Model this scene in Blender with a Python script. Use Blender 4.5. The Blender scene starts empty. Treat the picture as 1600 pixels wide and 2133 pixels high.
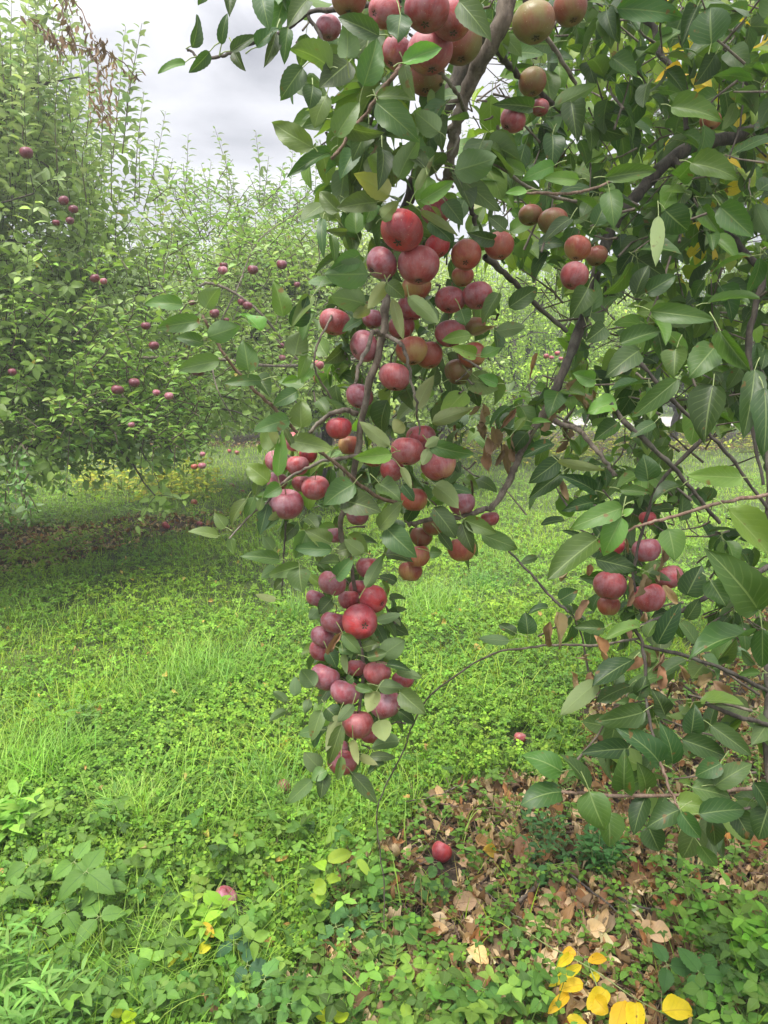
import bpy, math, random
import numpy as np
C = bpy.context.scene
COL = C.collection
rng = np.random.default_rng(7)
random.seed(7)
R_ = math.radians

# ------------------------------------------------------------------ camera
F_PX = 1551.0
PITCH = R_(-10.5)
CAM = np.array([0.0, 0.0, 1.5])
cd = bpy.data.cameras.new('camera'); cam = bpy.data.objects.new('camera', cd); COL.objects.link(cam)
cam.location = CAM; cam.rotation_euler = (R_(90) + PITCH, 0, 0)
cd.sensor_fit = 'VERTICAL'; cd.sensor_height = 24; cd.lens = 24 * F_PX / 2133.0
cd.clip_start = 0.05; cd.clip_end = 1500
C.camera = cam

# ------------------------------------------------------------------ sky and light
SUN_EL, SUN_AZ = R_(64.8), R_(-146)
w = bpy.data.worlds.new('World'); C.world = w; w.use_nodes = True
nt = w.node_tree; nt.nodes.clear()
def wn(t, **k):
    n = nt.nodes.new(t)
    for a, b in k.items(): setattr(n, a, b)
    return n
out = wn('ShaderNodeOutputWorld'); bg = wn('ShaderNodeBackground')
sky = wn('ShaderNodeTexSky', sky_type='NISHITA', sun_disc=False, sun_elevation=SUN_EL, sun_rotation=SUN_AZ)
tc = wn('ShaderNodeTexCoord'); sep = wn('ShaderNodeSeparateXYZ')
nt.links.new(tc.outputs['Generated'], sep.inputs[0])
mx = wn('ShaderNodeMapping'); mx.inputs['Scale'].default_value = (1, 1, 2.6)
nt.links.new(tc.outputs['Generated'], mx.inputs[0])
no = wn('ShaderNodeTexNoise'); no.inputs['Scale'].default_value = 2.6; no.inputs['Detail'].default_value = 7; no.inputs['Roughness'].default_value = 0.52
no.inputs['Distortion'].default_value = 0.35
nt.links.new(mx.outputs[0], no.inputs['Vector'])
rp = wn('ShaderNodeValToRGB')
rp.color_ramp.elements[0].position = 0.36; rp.color_ramp.elements[0].color = (0.325, 0.325, 0.347, 1)
rp.color_ramp.elements[1].position = 0.63; rp.color_ramp.elements[1].color = (0.80, 0.795, 0.815, 1)
nt.links.new(no.outputs['Fac'], rp.inputs[0])
# overcast sky: brighter towards the zenith
zr = wn('ShaderNodeMapRange'); zr.inputs['From Min'].default_value = 0.36; zr.inputs['From Max'].default_value = 1.0
zr.inputs['To Min'].default_value = 0.72; zr.inputs['To Max'].default_value = 4.2
nt.links.new(sep.outputs['Z'], zr.inputs['Value'])
zm = wn('ShaderNodeVectorMath', operation='SCALE')
nt.links.new(rp.outputs[0], zm.inputs[0]); nt.links.new(zr.outputs[0], zm.inputs['Scale'])
ss = wn('ShaderNodeVectorMath', operation='SCALE'); ss.inputs['Scale'].default_value = 0.012
nt.links.new(sky.outputs[0], ss.inputs[0])
ad = wn('ShaderNodeVectorMath', operation='ADD')
nt.links.new(zm.outputs[0], ad.inputs[0]); nt.links.new(ss.outputs[0], ad.inputs[1])
nt.links.new(ad.outputs[0], bg.inputs[0]); bg.inputs[1].default_value = 1.0
nt.links.new(bg.outputs[0], out.inputs[0])
sd = bpy.data.lights.new('sun', 'SUN'); so = bpy.data.objects.new('sun', sd); COL.objects.link(so)
sd.energy = 2.3; sd.angle = R_(16); sd.color = (1.0, 0.95, 0.86)
so.rotation_euler = (R_(90) - SUN_EL, 0, R_(180) - SUN_AZ - R_(180)); so.location = (0, 0, 8)
from mathutils import Vector, Matrix, Quaternion
sdir = Vector((-0.30, -0.45, 1.15)).normalized()
so.rotation_euler = sdir.to_track_quat('Z', 'Y').to_euler()
C.view_settings.view_transform = 'Standard'; C.view_settings.look = 'None'
C.view_settings.exposure = 0.93; C.view_settings.gamma = 1
C.render.engine = 'CYCLES'
cy = C.cycles
cy.max_bounces = 6; cy.diffuse_bounces = 3; cy.glossy_bounces = 2; cy.transmission_bounces = 4; cy.transparent_max_bounces = 4
cy.caustics_reflective = False; cy.caustics_refractive = False
cy.sample_clamp_indirect = 4
cy.use_denoising = True

# ------------------------------------------------------------------ projection helpers (real distances)
cp, sp = math.cos(PITCH), math.sin(PITCH)
FW = np.array([0, cp, sp]); UP = np.array([0, -sp, cp]); RT = np.array([1.0, 0, 0])
def P(x, y, d):
    """point seen at photo pixel x,y lying d metres along the view axis"""
    return CAM + d * (FW + (x - 800) / F_PX * RT + (1066.5 - y) / F_PX * UP)
def Q(pts):
    v = np.asarray(pts) - CAM
    d = v @ FW
    return np.stack([800 + F_PX * (v @ RT) / d, 1066.5 - F_PX * (v @ UP) / d, d], -1)
def G(x, y):
    v = FW + (x - 800) / F_PX * RT + (1066.5 - y) / F_PX * UP
    t = -CAM[2] / v[2]
    return CAM + t * v
def nrm(a):
    a = np.asarray(a, float)
    return a / np.maximum(np.linalg.norm(a, axis=-1, keepdims=True), 1e-9)
def rv(n, s=1.0): return rng.normal(0, s, (n, 3))
def inpoly(px, py, poly):
    poly = np.asarray(poly, float); ins = np.zeros(np.shape(px), bool); j = len(poly) - 1
    for i in range(len(poly)):
        xi, yi = poly[i]; xj, yj = poly[j]
        c = ((yi > py) != (yj > py)) & (px < (xj - xi) * (py - yi) / (yj - yi + 1e-12) + xi)
        ins ^= c; j = i
    return ins
def snoise(x, y, s=1.0, seed=0):
    r = np.random.default_rng(seed); v = 0
    for k in range(6):
        a = r.uniform(0, 6.28); f = s * r.uniform(0.6, 2.4); ph = r.uniform(0, 6.28)
        v = v + np.sin((x * np.cos(a) + y * np.sin(a)) * f + ph + 1.3 * np.sin((x * np.sin(a) - y * np.cos(a)) * f * 0.7 + ph * 2))
    return v / 6 * 1.6

# ------------------------------------------------------------------ mesh batching
class MB:
    def __init__(s): s.v = []; s.f = {}; s.c = []; s.l = []; s.n = 0
    def add(s, v, f, col=None, lp=None):
        v = np.asarray(v, np.float32).reshape(-1, 3); n = len(v)
        f = np.asarray(f, np.int64)
        s.f.setdefault(f.shape[1], []).append(f + s.n)
        s.v.append(v)
        s.c.append(np.ones((n, 3), np.float32) * 0.5 if col is None else np.broadcast_to(np.asarray(col, np.float32), (n, 3)))
        s.l.append(np.zeros((n, 3), np.float32) if lp is None else np.asarray(lp, np.float32).reshape(-1, 3))
        s.n += n
    def mesh(s, name, mat, smooth=True):
        me = bpy.data.meshes.new(name)
        v = np.concatenate(s.v); me.vertices.add(len(v)); me.vertices.foreach_set('co', v.ravel())
        loops = []; st = []; tot = 0
        for k, fl in s.f.items():
            f = np.concatenate(fl); loops.append(f.ravel()); st.append(tot + np.arange(len(f)) * k); tot += f.size
        loops = np.concatenate(loops); st = np.concatenate(st)
        me.loops.add(len(loops)); me.loops.foreach_set('vertex_index', loops.astype(np.int32))
        me.polygons.add(len(st)); me.polygons.foreach_set('loop_start', st.astype(np.int32))
        me.update(calc_edges=True)
        me.polygons.foreach_set('use_smooth', np.full(len(st), smooth))
        c = np.concatenate(s.c); c = np.concatenate([c, np.ones((len(c), 1), np.float32)], 1)
        a = me.attributes.new('tint', 'FLOAT_COLOR', 'POINT'); a.data.foreach_set('color', c.astype(np.float32).ravel())
        a = me.attributes.new('lp', 'FLOAT_VECTOR', 'POINT'); a.data.foreach_set('vector', np.concatenate(s.l).astype(np.float32).ravel())
        if mat: me.materials.append(mat)
        return me
    def build(s, name, mat, parent=None, loc=None, smooth=True):
        if loc is not None:
            s.v = [x - np.asarray(loc, np.float32) for x in s.v]
        me = s.mesh(name, mat, smooth)
        o = bpy.data.objects.new(name, me); COL.objects.link(o)
        if parent is not None: o.parent = parent
        elif loc is not None: o.location = loc
        return o
def tag(o, label=None, cat=None, group=None, kind=None):
    if label: o['label'] = label
    if cat: o['category'] = cat
    if group: o['group'] = group
    if kind: o['kind'] = kind
    return o
def empty(name, loc, label, cat, group=None):
    o = bpy.data.objects.new(name, None); COL.objects.link(o); o.location = loc; o.empty_display_size = 0.1
    return tag(o, label, cat, group)

def prof_leaf(v): return np.power(np.sin(np.pi * np.power(np.clip(v, 0, 1), 0.78)), 0.60) * (1 - 0.22 * v ** 2) * np.where(v > .86, 1 - 2.6 * (v - .86), 1)
def prof_bram(v): return np.power(np.sin(np.pi * np.power(np.clip(v, 0, 1), 0.72)), 0.75) * (1 - 0.55 * v ** 3)
def prof_round(v): return np.power(np.sin(np.pi * np.power(np.clip(v, 0, 1), 0.9)), 0.5)
def prof_obov(v): return np.power(np.sin(np.pi * np.power(np.clip(v, 0, 1), 1.5)), 0.6)
def prof_blade(v): return np.power(1 - v, 0.7) * (0.6 + 0.4 * np.sin(np.pi * v)) + 0.02
def prof_lance(v): return np.power(np.sin(np.pi * np.power(np.clip(v, 0, 1), 0.8)), 0.9)

def leaves(mb, pos, D, N, L, W, fold=0.2, bend=0.4, tint=(0.1, 0.2, 0.05), cols=3, rows=4, prof=prof_leaf, wave=0.0, serr=0.0, crumple=0.0):
    pos = np.asarray(pos, float); n = len(pos)
    if n == 0: return
    D = nrm(D); S = nrm(np.cross(D, N)); N = nrm(np.cross(S, D))
    b = lambda a: np.broadcast_to(np.asarray(a, float), (n,))
    L, W, fold, bend = b(L), b(W), b(fold), b(bend)
    tint = np.broadcast_to(np.asarray(tint, float), (n, 3))
    v = np.linspace(0, 1, rows); u = np.linspace(-1, 1, cols)
    half = prof(v)[None, :] * W[:, None] / 2
    half = np.maximum(half, 0.012 * W[:, None])
    if serr:
        half = half * (1 + serr * np.where(np.arange(rows) % 2 == 0, 1, -1))[None, :]
    ang = bend[:, None] * v[None, :]
    dv = 1.0 / (rows - 1)
    y = np.concatenate([np.zeros((n, 1)), np.cumsum(np.cos((ang[:, 1:] + ang[:, :-1]) / 2) * dv, 1)], 1) * L[:, None]
    z = -np.concatenate([np.zeros((n, 1)), np.cumsum(np.sin((ang[:, 1:] + ang[:, :-1]) / 2) * dv, 1)], 1) * L[:, None]
    X = u[None, None, :] * half[:, :, None] * np.cos(fold)[:, None, None]
    Y = np.broadcast_to(y[:, :, None], X.shape).copy()
    Z = z[:, :, None] + np.abs(u)[None, None, :] ** 1.3 * half[:, :, None] * np.sin(fold)[:, None, None]
    if wave:
        ph = rng.uniform(0, 6.28, (n, 1, 1)); fr = rng.uniform(4, 9, (n, 1, 1))
        Z = Z + wave * W[:, None, None] * np.sin(fr * v[None, :, None] + ph + 1.5 * u[None, None, :]) * np.abs(u)[None, None, :]
        Y = Y + 0.0
    if crumple:
        Z = Z + rng.normal(0, crumple, Z.shape) * W[:, None, None]; X = X + rng.normal(0, crumple * 0.5, X.shape) * W[:, None, None]
    V = pos[:, None, None, :] + X[..., None] * S[:, None, None, :] + Y[..., None] * D[:, None, None, :] + Z[..., None] * N[:, None, None, :]
    k = rows * cols
    i = np.arange(rows - 1)[:, None] * cols + np.arange(cols - 1)[None, :]
    q = np.stack([i, i + 1, i + cols + 1, i + cols], -1).reshape(-1, 4)
    Fc = (q[None] + (np.arange(n) * k)[:, None, None]).reshape(-1, 4)
    lp = np.empty((n, rows, cols, 3)); lp[..., 0] = u[None, None, :]; lp[..., 1] = v[None, :, None]; lp[..., 2] = rng.uniform(0, 1, (n, 1, 1))
    mb.add(V.reshape(-1, 3), Fc, np.repeat(tint, k, 0), lp)

def tubes(mb, pts, rad, sides=3, tint=(0.2, 0.16, 0.12), cap=False):
    """pts (N,K,3), rad (N,K)"""
    pts = np.asarray(pts, float); rad = np.asarray(rad, float); n, K, _ = pts.shape
    T = np.empty_like(pts); T[:, 1:-1] = pts[:, 2:] - pts[:, :-2]; T[:, 0] = pts[:, 1] - pts[:, 0]; T[:, -1] = pts[:, -1] - pts[:, -2]
    T = nrm(T); ref = np.zeros((n, 1, 3)); ref[..., 1] = 1.0; ref = ref + np.array([0.31, 0, 0.17])
    A = nrm(np.cross(T, ref)); B = np.cross(T, A)
    a = np.arange(sides) / sides * 2 * np.pi
    V = pts[:, :, None, :] + rad[:, :, None, None] * (np.cos(a)[None, None, :, None] * A[:, :, None, :] + np.sin(a)[None, None, :, None] * B[:, :, None, :])
    i = np.arange(K - 1)[:, None] * sides; j = np.arange(sides)[None, :]; j2 = (j + 1) % sides
    q = np.stack([i + j, i + j2, i + sides + j2, i + sides + j], -1).reshape(-1, 4)
    k = K * sides
    Fc = (q[None] + (np.arange(n) * k)[:, None, None]).reshape(-1, 4)
    tt = np.asarray(tint, float)
    if tt.ndim == 2: tt = np.repeat(tt, k, 0)
    lp = np.zeros((n, K, sides, 3)); lp[..., 0] = (j / sides)[None]; lp[..., 1] = np.arange(K)[None, :, None] / K
    mb.add(V.reshape(-1, 3), Fc, tt if tt.ndim == 2 else np.broadcast_to(tt, (n * k, 3)), lp)

def smooth_path(pts, n, jit=0.0):
    pts = np.asarray(pts, float); m = len(pts)
    if m == 2: pts = np.stack([pts[0], (pts[0] + pts[1]) / 2, pts[1]]); m = 3
    pp = np.concatenate([[2 * pts[0] - pts[1]], pts, [2 * pts[-1] - pts[-2]]])
    t = np.linspace(0, m - 1 - 1e-6, n); k = t.astype(int); f = (t - k)[:, None]
    p0, p1, p2, p3 = pp[k], pp[k + 1], pp[k + 2], pp[k + 3]
    o = 0.5 * ((2 * p1) + (-p0 + p2) * f + (2 * p0 - 5 * p1 + 4 * p2 - p3) * f ** 2 + (-p0 + 3 * p1 - 3 * p2 + p3) * f ** 3)
    if jit:
        nn = rng.normal(0, jit, (n, 3)); nn = (nn + np.roll(nn, 1, 0)) / 1.4; nn[0] = 0; nn[-1] = 0; o = o + nn
    return o
def limb(mb, pts, r0, r1, n=28, sides=9, tint=(0.2, 0.16, 0.12), jit=0.0012, knob=0.08):
    p = smooth_path(pts, n, jit); r = np.linspace(r0, r1, n) * (1 + rng.normal(0, knob, n))
    tubes(mb, p[None], r[None], sides, tint)
    return p

# ------------------------------------------------------------------ materials
def newmat(name):
    m = bpy.data.materials.new(name); m.use_nodes = True; m.node_tree.nodes.clear(); return m
class NT:
    def __init__(s, m): s.t = m.node_tree
    def n(s, t, ins=None, **k):
        x = s.t.nodes.new(t)
        for a, b in k.items(): setattr(x, a, b)
        for a, b in (ins or {}).items(): s.set(x, a, b)
        return x
    def set(s, x, a, b):
        i = x.inputs[a]
        if isinstance(b, bpy.types.NodeSocket): s.t.links.new(b, i)
        elif isinstance(b, (tuple, list)) and i.type == 'RGBA' and len(b) == 3: i.default_value = (*b, 1)
        else: i.default_value = b
    def m(s, op, a, b=0.0, c=None, clamp=False):
        x = s.n('ShaderNodeMath', operation=op, use_clamp=clamp); s.set(x, 0, a); s.set(x, 1, b)
        if c is not None: s.set(x, 2, c)
        return x.outputs[0]
    def mix(s, f, a, b, blend='MIX'):
        x = s.n('ShaderNodeMix', data_type='RGBA', blend_type=blend)
        s.set(x, 0, f); s.set(x, 6, a); s.set(x, 7, b); return x.outputs[2]
    def ramp(s, f, st, interp='LINEAR'):
        x = s.n('ShaderNodeValToRGB'); cr = x.color_ramp; cr.interpolation = interp
        while len(cr.elements) < len(st): cr.elements.new(0.5)
        for e, (p, c) in zip(cr.elements, st): e.position = p; e.color = (*c, 1) if len(c) == 3 else c
        s.set(x, 0, f); return x.outputs[0]
    def noise(s, vec, scale, detail=3, rough=0.5, dist=0.0):
        x = s.n('ShaderNodeTexNoise', {'Scale': scale, 'Detail': detail, 'Roughness': rough, 'Distortion': dist})
        if vec is not None: s.set(x, 'Vector', vec)
        return x.outputs['Fac']
    def ss(s, v, a, b):
        x = s.n('ShaderNodeMapRange', {'From Min': a, 'From Max': b}, interpolation_type='SMOOTHSTEP'); s.set(x, 'Value', v); return x.outputs[0]

def leaf_material(name, veins=True, under=(0.20, 0.27, 0.13), under_mix=0.55, rough=0.42, trans=0.28, vein_col=(0.30, 0.38, 0.14), spots=0.0, vein_amt=0.4, nv=8.0, tcol=(1.7, 1.9, 0.7), spec=0.32):
    m = newmat(name); t = NT(m)
    at = t.n('ShaderNodeAttribute', attribute_name='tint').outputs['Color']
    lp = t.n('ShaderNodeAttribute', attribute_name='lp').outputs['Vector']
    sp_ = t.n('ShaderNodeSeparateXYZ', {0: lp})
    u, v, r = sp_.outputs
    au = t.m('ABSOLUTE', u)
    col = at
    geo = t.n('ShaderNodeNewGeometry'); back = geo.outputs['Backfacing']; pos = geo.outputs['Position']
    nz = t.noise(pos, 55, 3, 0.6)
    col = t.mix(t.m('MULTIPLY', t.ss(nz, 0.35, 0.75), 0.35), col, t.mix(1.0, col, (1.35, 1.25, 0.9), 'MULTIPLY'))
    bump_h = nz
    if veins:
        rib = t.m('SUBTRACT', 1.0, t.ss(au, 0.02, 0.075))
        saw = t.m('FRACT', t.m('SUBTRACT', t.m('MULTIPLY', v, nv), t.m('MULTIPLY', au, 2.6)))
        dist = t.m('ABSOLUTE', t.m('SUBTRACT', saw, 0.5))
        sv = t.m('MULTIPLY', t.m('SUBTRACT', 1.0, t.ss(dist, 0.03, 0.13)), t.m('SUBTRACT', 1.0, t.ss(au, 0.55, 0.98)))
        vn = t.m('MAXIMUM', rib, t.m('MULTIPLY', sv, 0.28))
        col = t.mix(t.m('MULTIPLY', vn, vein_amt), col, vein_col)
        bump_h = t.m('ADD', t.m('MULTIPLY', nz, 0.3), t.m('MULTIPLY', vn, -0.6))
    if spots:
        s1 = t.noise(pos, 38, 2, 0.7)
        col = t.mix(t.m('MULTIPLY', t.ss(s1, 0.66, 0.72), spots), col, (0.16, 0.08, 0.02))
    ucol = t.mix(under_mix, col, under)
    cc = t.mix(back, col, ucol)
    bmp = t.n('ShaderNodeBump', {'Strength': 0.35, 'Distance': 0.002, 'Height': bump_h})
    pr = t.n('ShaderNodeBsdfPrincipled', {'Base Color': cc, 'Roughness': t.m('ADD', rough, t.m('MULTIPLY', back, 0.3)), 'Normal': bmp.outputs[0]})
    pr.inputs['Specular IOR Level'].default_value = spec
    tr = t.n('ShaderNodeBsdfTranslucent', {'Color': t.mix(1.0, col, tcol, 'MULTIPLY')})
    mxs = t.n('ShaderNodeMixShader', {0: trans, 1: pr.outputs[0], 2: tr.outputs[0]})
    o = t.n('ShaderNodeOutputMaterial', {0: mxs.outputs[0]})
    return m
M = {}
M['leaf'] = leaf_material('apple_leaf', spots=0.8, spec=0.38)
M['leaf_far'] = leaf_material('apple_leaf_far', veins=False, trans=0.26, rough=0.42, under=(0.27, 0.33, 0.21), tcol=(1.45, 1.5, 0.85))
M['grass'] = leaf_material('grass_blade', spec=0.3, veins=False, under_mix=0.1, rough=0.5, trans=0.3)
M['bramble'] = leaf_material('bramble_leaf', under_mix=0.3, rough=0.6, trans=0.2, spec=0.25, vein_amt=0.55, vein_col=(0.035, 0.09, 0.025), nv=6.0)
M['herb'] = leaf_material('herb_leaf', under_mix=0.2, rough=0.55, trans=0.28, spec=0.22, vein_amt=0.3, vein_col=(0.16, 0.28, 0.09))
M['dead'] = leaf_material('dead_leaf', under=(0.36, 0.27, 0.17), under_mix=0.35, rough=0.8, spec=0.15, trans=0.12, vein_col=(0.22, 0.12, 0.06), vein_amt=0.5, spots=0.5)
M['yellow'] = leaf_material('yellow_leaf', under=(0.55, 0.42, 0.08), under_mix=0.4, rough=0.55, trans=0.3, vein_col=(0.42, 0.26, 0.02), vein_amt=0.55, spots=0.9, nv=7)

def bark_material(name, a, b, c=(0.30, 0.28, 0.24), lich=0.35, scale=1.0):
    m = newmat(name); t = NT(m)
    tcn = t.n('ShaderNodeTexCoord').outputs['Object']
    mp = t.n('ShaderNodeMapping', {'Vector': tcn, 'Scale': (1, 1, 0.35)}).outputs[0]
    n1 = t.noise(mp, 60 * scale, 6, 0.65, 0.3); n2 = t.noise(tcn, 14 * scale, 4, 0.6); n3 = t.noise(tcn, 160 * scale, 3, 0.6)
    col = t.mix(t.ss(n1, 0.35, 0.68), a, b)
    col = t.mix(t.m('MULTIPLY', t.ss(n2, 0.52, 0.66), lich), col, c)
    col = t.mix(t.m('MULTIPLY', t.ss(n3, 0.58, 0.7), 0.5), col, (a[0] * 0.4, a[1] * 0.4, a[2] * 0.4))
    at = t.n('ShaderNodeAttribute', attribute_name='tint').outputs['Color']
    h = t.m('ADD', n1, t.m('MULTIPLY', n3, 0.4))
    bmp = t.n('ShaderNodeBump', {'Strength': 0.8, 'Distance': 0.003, 'Height': h})
    pr = t.n('ShaderNodeBsdfPrincipled', {'Base Color': col, 'Roughness': 0.85, 'Normal': bmp.outputs[0]})
    t.n('ShaderNodeOutputMaterial', {0: pr.outputs[0]})
    return m
M['bark'] = bark_material('apple_bark', (0.085, 0.065, 0.05), (0.22, 0.18, 0.14))
M['bark_dark'] = bark_material('old_bark', (0.035, 0.028, 0.022), (0.10, 0.082, 0.065), (0.16, 0.17, 0.13), 0.3)
M['twig'] = bark_material('twig_bark', (0.13, 0.075, 0.05), (0.26, 0.18, 0.13), lich=0.1, scale=2)
def plain(name, col, rough=0.6, var=0.2):
    m = newmat(name); t = NT(m)
    g = t.n('ShaderNodeNewGeometry').outputs['Position']
    n1 = t.noise(g, 120, 3)
    c = t.mix(t.ss(n1, 0.3, 0.7), tuple(x * (1 - var) for x in col), tuple(min(1, x * (1 + var)) for x in col))
    pr = t.n('ShaderNodeBsdfPrincipled', {'Base Color': c, 'Roughness': rough})
    t.n('ShaderNodeOutputMaterial', {0: pr.outputs[0]}); return m
M['petiole'] = plain('petiole', (0.22, 0.28, 0.09), 0.5)
M['stem'] = plain('fruit_stem', (0.14, 0.09, 0.04), 0.6)
M['calyx'] = plain('fruit_calyx', (0.06, 0.05, 0.03), 0.9)

def apple_material(name, dark, red, yel, ymin, ymax, bloom, bloom_col=(0.40, 0.25, 0.28), rough=0.34):
    m = newmat(name); t = NT(m)
    oc = t.n('ShaderNodeTexCoord').outputs['Object']
    oi = t.n('ShaderNodeObjectInfo').outputs['Random']
    off = t.n('ShaderNodeVectorMath', {0: oc}, operation='ADD')
    cmb = t.n('ShaderNodeCombineXYZ', {0: t.m('MULTIPLY', oi, 37.0), 1: t.m('MULTIPLY', oi, 19.0), 2: t.m('MULTIPLY', oi, 53.0)}).outputs[0]
    t.set(off, 1, cmb); vec = off.outputs[0]
    flat = t.n('ShaderNodeVectorMath', {0: oc, 1: (1, 1, 0.12)}, operation='MULTIPLY').outputs[0]
    flat = t.n('ShaderNodeVectorMath', {0: t.n('ShaderNodeVectorMath', {0: flat}, operation='NORMALIZE').outputs[0], 1: cmb}, operation='ADD').outputs[0]
    streak = t.noise(flat, 9, 4, 0.6)
    big = t.noise(vec, 1.4, 2, 0.5)
    base = t.mix(t.ss(t.m('ADD', t.m('MULTIPLY', streak, 0.42), t.m('MULTIPLY', big, 0.58)), 0.34, 0.66), dark, red)
    sx = t.n('ShaderNodeSeparateXYZ', {0: oc}).outputs
    ym = t.m('ADD', t.m('MULTIPLY', t.noise(vec, 0.9, 2), 1.0), t.m('ADD', t.m('MULTIPLY', streak, 0.2), t.m('MULTIPLY', sx[2], -0.16)))
    base = t.mix(t.ss(ym, ymin, ymax), base, yel)
    # waxy bloom
    bn = t.noise(vec, 3.2, 5, 0.65)
    bm = t.m('MULTIPLY', t.ss(bn, 0.34, 0.7), bloom)
    base = t.mix(bm, base, bloom_col)
    vo = t.n('ShaderNodeTexVoronoi', {'Vector': vec, 'Scale': 11.0, 'Randomness': 1.0})
    dot = t.m('MULTIPLY', t.m('SUBTRACT', 1.0, t.ss(vo.outputs['Distance'], 0.06, 0.12)), 0.7)
    base = t.mix(dot, base, (0.52, 0.40, 0.28))
    sc = t.noise(vec, 22, 4, 0.7)
    base = t.mix(t.m('MULTIPLY', t.ss(sc, 0.62, 0.72), 0.25), base, (0.42, 0.30, 0.24))
    cav = t.m('MULTIPLY', t.ss(t.m('ADD', t.m('MULTIPLY', sx[0], sx[0]), t.m('MULTIPLY', sx[1], sx[1])), 0.10, 0.0), t.ss(sx[2], 0.3, 0.55))
    base = t.mix(t.m('MULTIPLY', cav, 0.75), base, (0.22, 0.17, 0.06))
    bmp = t.n('ShaderNodeBump', {'Strength': 0.12, 'Distance': 0.02, 'Height': t.m('ADD', bn, t.m('MULTIPLY', sc, 0.4))})
    pr = t.n('ShaderNodeBsdfPrincipled', {'Base Color': base, 'Roughness': t.m('ADD', rough, t.m('MULTIPLY', bm, 0.35)), 'Normal': bmp.outputs[0]})
    pr.inputs['Subsurface Weight'].default_value = 0.0
    pr.inputs['Specular IOR Level'].default_value = 0.45
    t.n('ShaderNodeOutputMaterial', {0: pr.outputs[0]}); return m
AM = {
 'm': apple_material('apple_maroon', (0.085, 0.014, 0.022), (0.17, 0.028, 0.036), (0.25, 0.12, 0.05), 0.9, 1.1, 0.3, (0.22, 0.12, 0.16)),
 'r': apple_material('apple_red', (0.20, 0.026, 0.034), (0.40, 0.055, 0.055), (0.46, 0.25, 0.09), 0.76, 1.0, 0.50),
 'R': apple_material('apple_bright_red', (0.26, 0.022, 0.034), (0.52, 0.045, 0.045), (0.50, 0.2, 0.07), 0.85, 1.05, 0.28, rough=0.32),
 'p': apple_material('apple_purple_bloom', (0.19, 0.034, 0.052), (0.34, 0.070, 0.085), (0.40, 0.2, 0.1), 0.92, 1.1, 0.62, (0.40, 0.27, 0.32)),
 'k': apple_material('apple_pink_red', (0.25, 0.036, 0.046), (0.45, 0.085, 0.085), (0.50, 0.28, 0.09), 0.78, 0.98, 0.40, (0.46, 0.30, 0.32)),
 'o': apple_material('apple_orange_cheek', (0.26, 0.04, 0.035), (0.40, 0.085, 0.05), (0.40, 0.24, 0.08), 0.60, 0.84, 0.25, (0.42, 0.3, 0.2)),
 'g': apple_material('apple_shaded', (0.22, 0.045, 0.035), (0.26, 0.08, 0.045), (0.20, 0.16, 0.05), 0.48, 0.78, 0.1, (0.3, 0.3, 0.2)),  # duller skin: canopy shade on the inner fruit is put into the colour
}

# ------------------------------------------------------------------ ground, path
def gh(x, y):
    """gentle unevenness of the orchard floor"""
    return 0.025 * snoise(x, y, 1.1, 3) + 0.012 * snoise(x, y, 4.0, 4)
def gpoly(pp): return [tuple(G(a, b)[:2]) for a, b in pp]
NEAR_STRIP = gpoly([(1750, 1220), (1500, 1290), (1330, 1440), (1130, 1600), (980, 1650), (890, 1720), (830, 1800), (700, 1850), (650, 1980), (480, 2133), (300, 2400), (2500, 2400), (2500, 1220)])
FAR_STRIP = gpoly([(-500, 1085), (-500, 1225), (0, 1182), (160, 1162), (300, 1135), (420, 1108), (470, 1085), (400, 1075), (280, 1088), (120, 1085)])
BACK_STRIP = gpoly([(300, 905), (300, 935), (700, 925), (1000, 940), (1300, 945), (1750, 930), (1750, 898), (1000, 900)])
def litter(x, y):
    """0 = lawn, 1 = bare weedkilled strip under the trees"""
    nx = 0.16 * snoise(x, y, 5.0, 11); ny = 0.16 * snoise(x, y, 5.5, 12)
    a = inpoly(x + nx, y + ny, NEAR_STRIP).astype(float)
    b = inpoly(x + nx * 2.2, y + ny * 2.2, FAR_STRIP).astype(float)
    c = inpoly(x + nx * 3, y + ny * 3, BACK_STRIP).astype(float) * 0.8
    return np.maximum(np.maximum(a, b), c)

mb = MB()
NG = 300
s = np.linspace(-1, 1, NG); xs = np.sinh(s * 5.2) / np.sinh(5.2) * 380
sy = np.linspace(0, 1, 420); ys = -3 + 0.0 + np.where(sy < 0.62, sy / 0.62 * 17, 17 + (np.exp((sy - 0.62) / 0.38 * 5) - 1) / (math.e ** 5 - 1) * 600)
xs = np.sort(np.concatenate([np.linspace(-6, 6, 200), np.sinh(np.linspace(-1, 1, 80) * 4) / np.sinh(4) * 400 ]))
X, Y = np.meshgrid(xs, ys); Z = gh(X, Y) * np.exp(-np.maximum(np.hypot(X, Y) - 25, 0) / 20)
nx_, ny_ = len(xs), len(ys)
i = np.arange(ny_ - 1)[:, None] * nx_ + np.arange(nx_ - 1)[None, :]
L_ = litter(X.ravel(), Y.ravel())
mb.add(np.stack([X, Y, Z], -1).reshape(-1, 3), np.stack([i, i + 1, i + nx_ + 1, i + nx_], -1).reshape(-1, 4), np.stack([L_, L_, L_], -1))
gm = newmat('orchard_soil'); t = NT(gm)
g = t.n('ShaderNodeNewGeometry').outputs['Position']
Lm = t.n('ShaderNodeAttribute', attribute_name='tint').outputs['Fac']
n1 = t.noise(g, 9, 8, 0.65); n2 = t.noise(g, 70, 6, 0.7); n3 = t.noise(g, 2.2, 4, 0.6)
soil = t.ramp(n2, [(0.28, (0.018, 0.012, 0.008)), (0.5, (0.055, 0.036, 0.022)), (0.62, (0.12, 0.078, 0.045)), (0.75, (0.24, 0.17, 0.10))])
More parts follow.
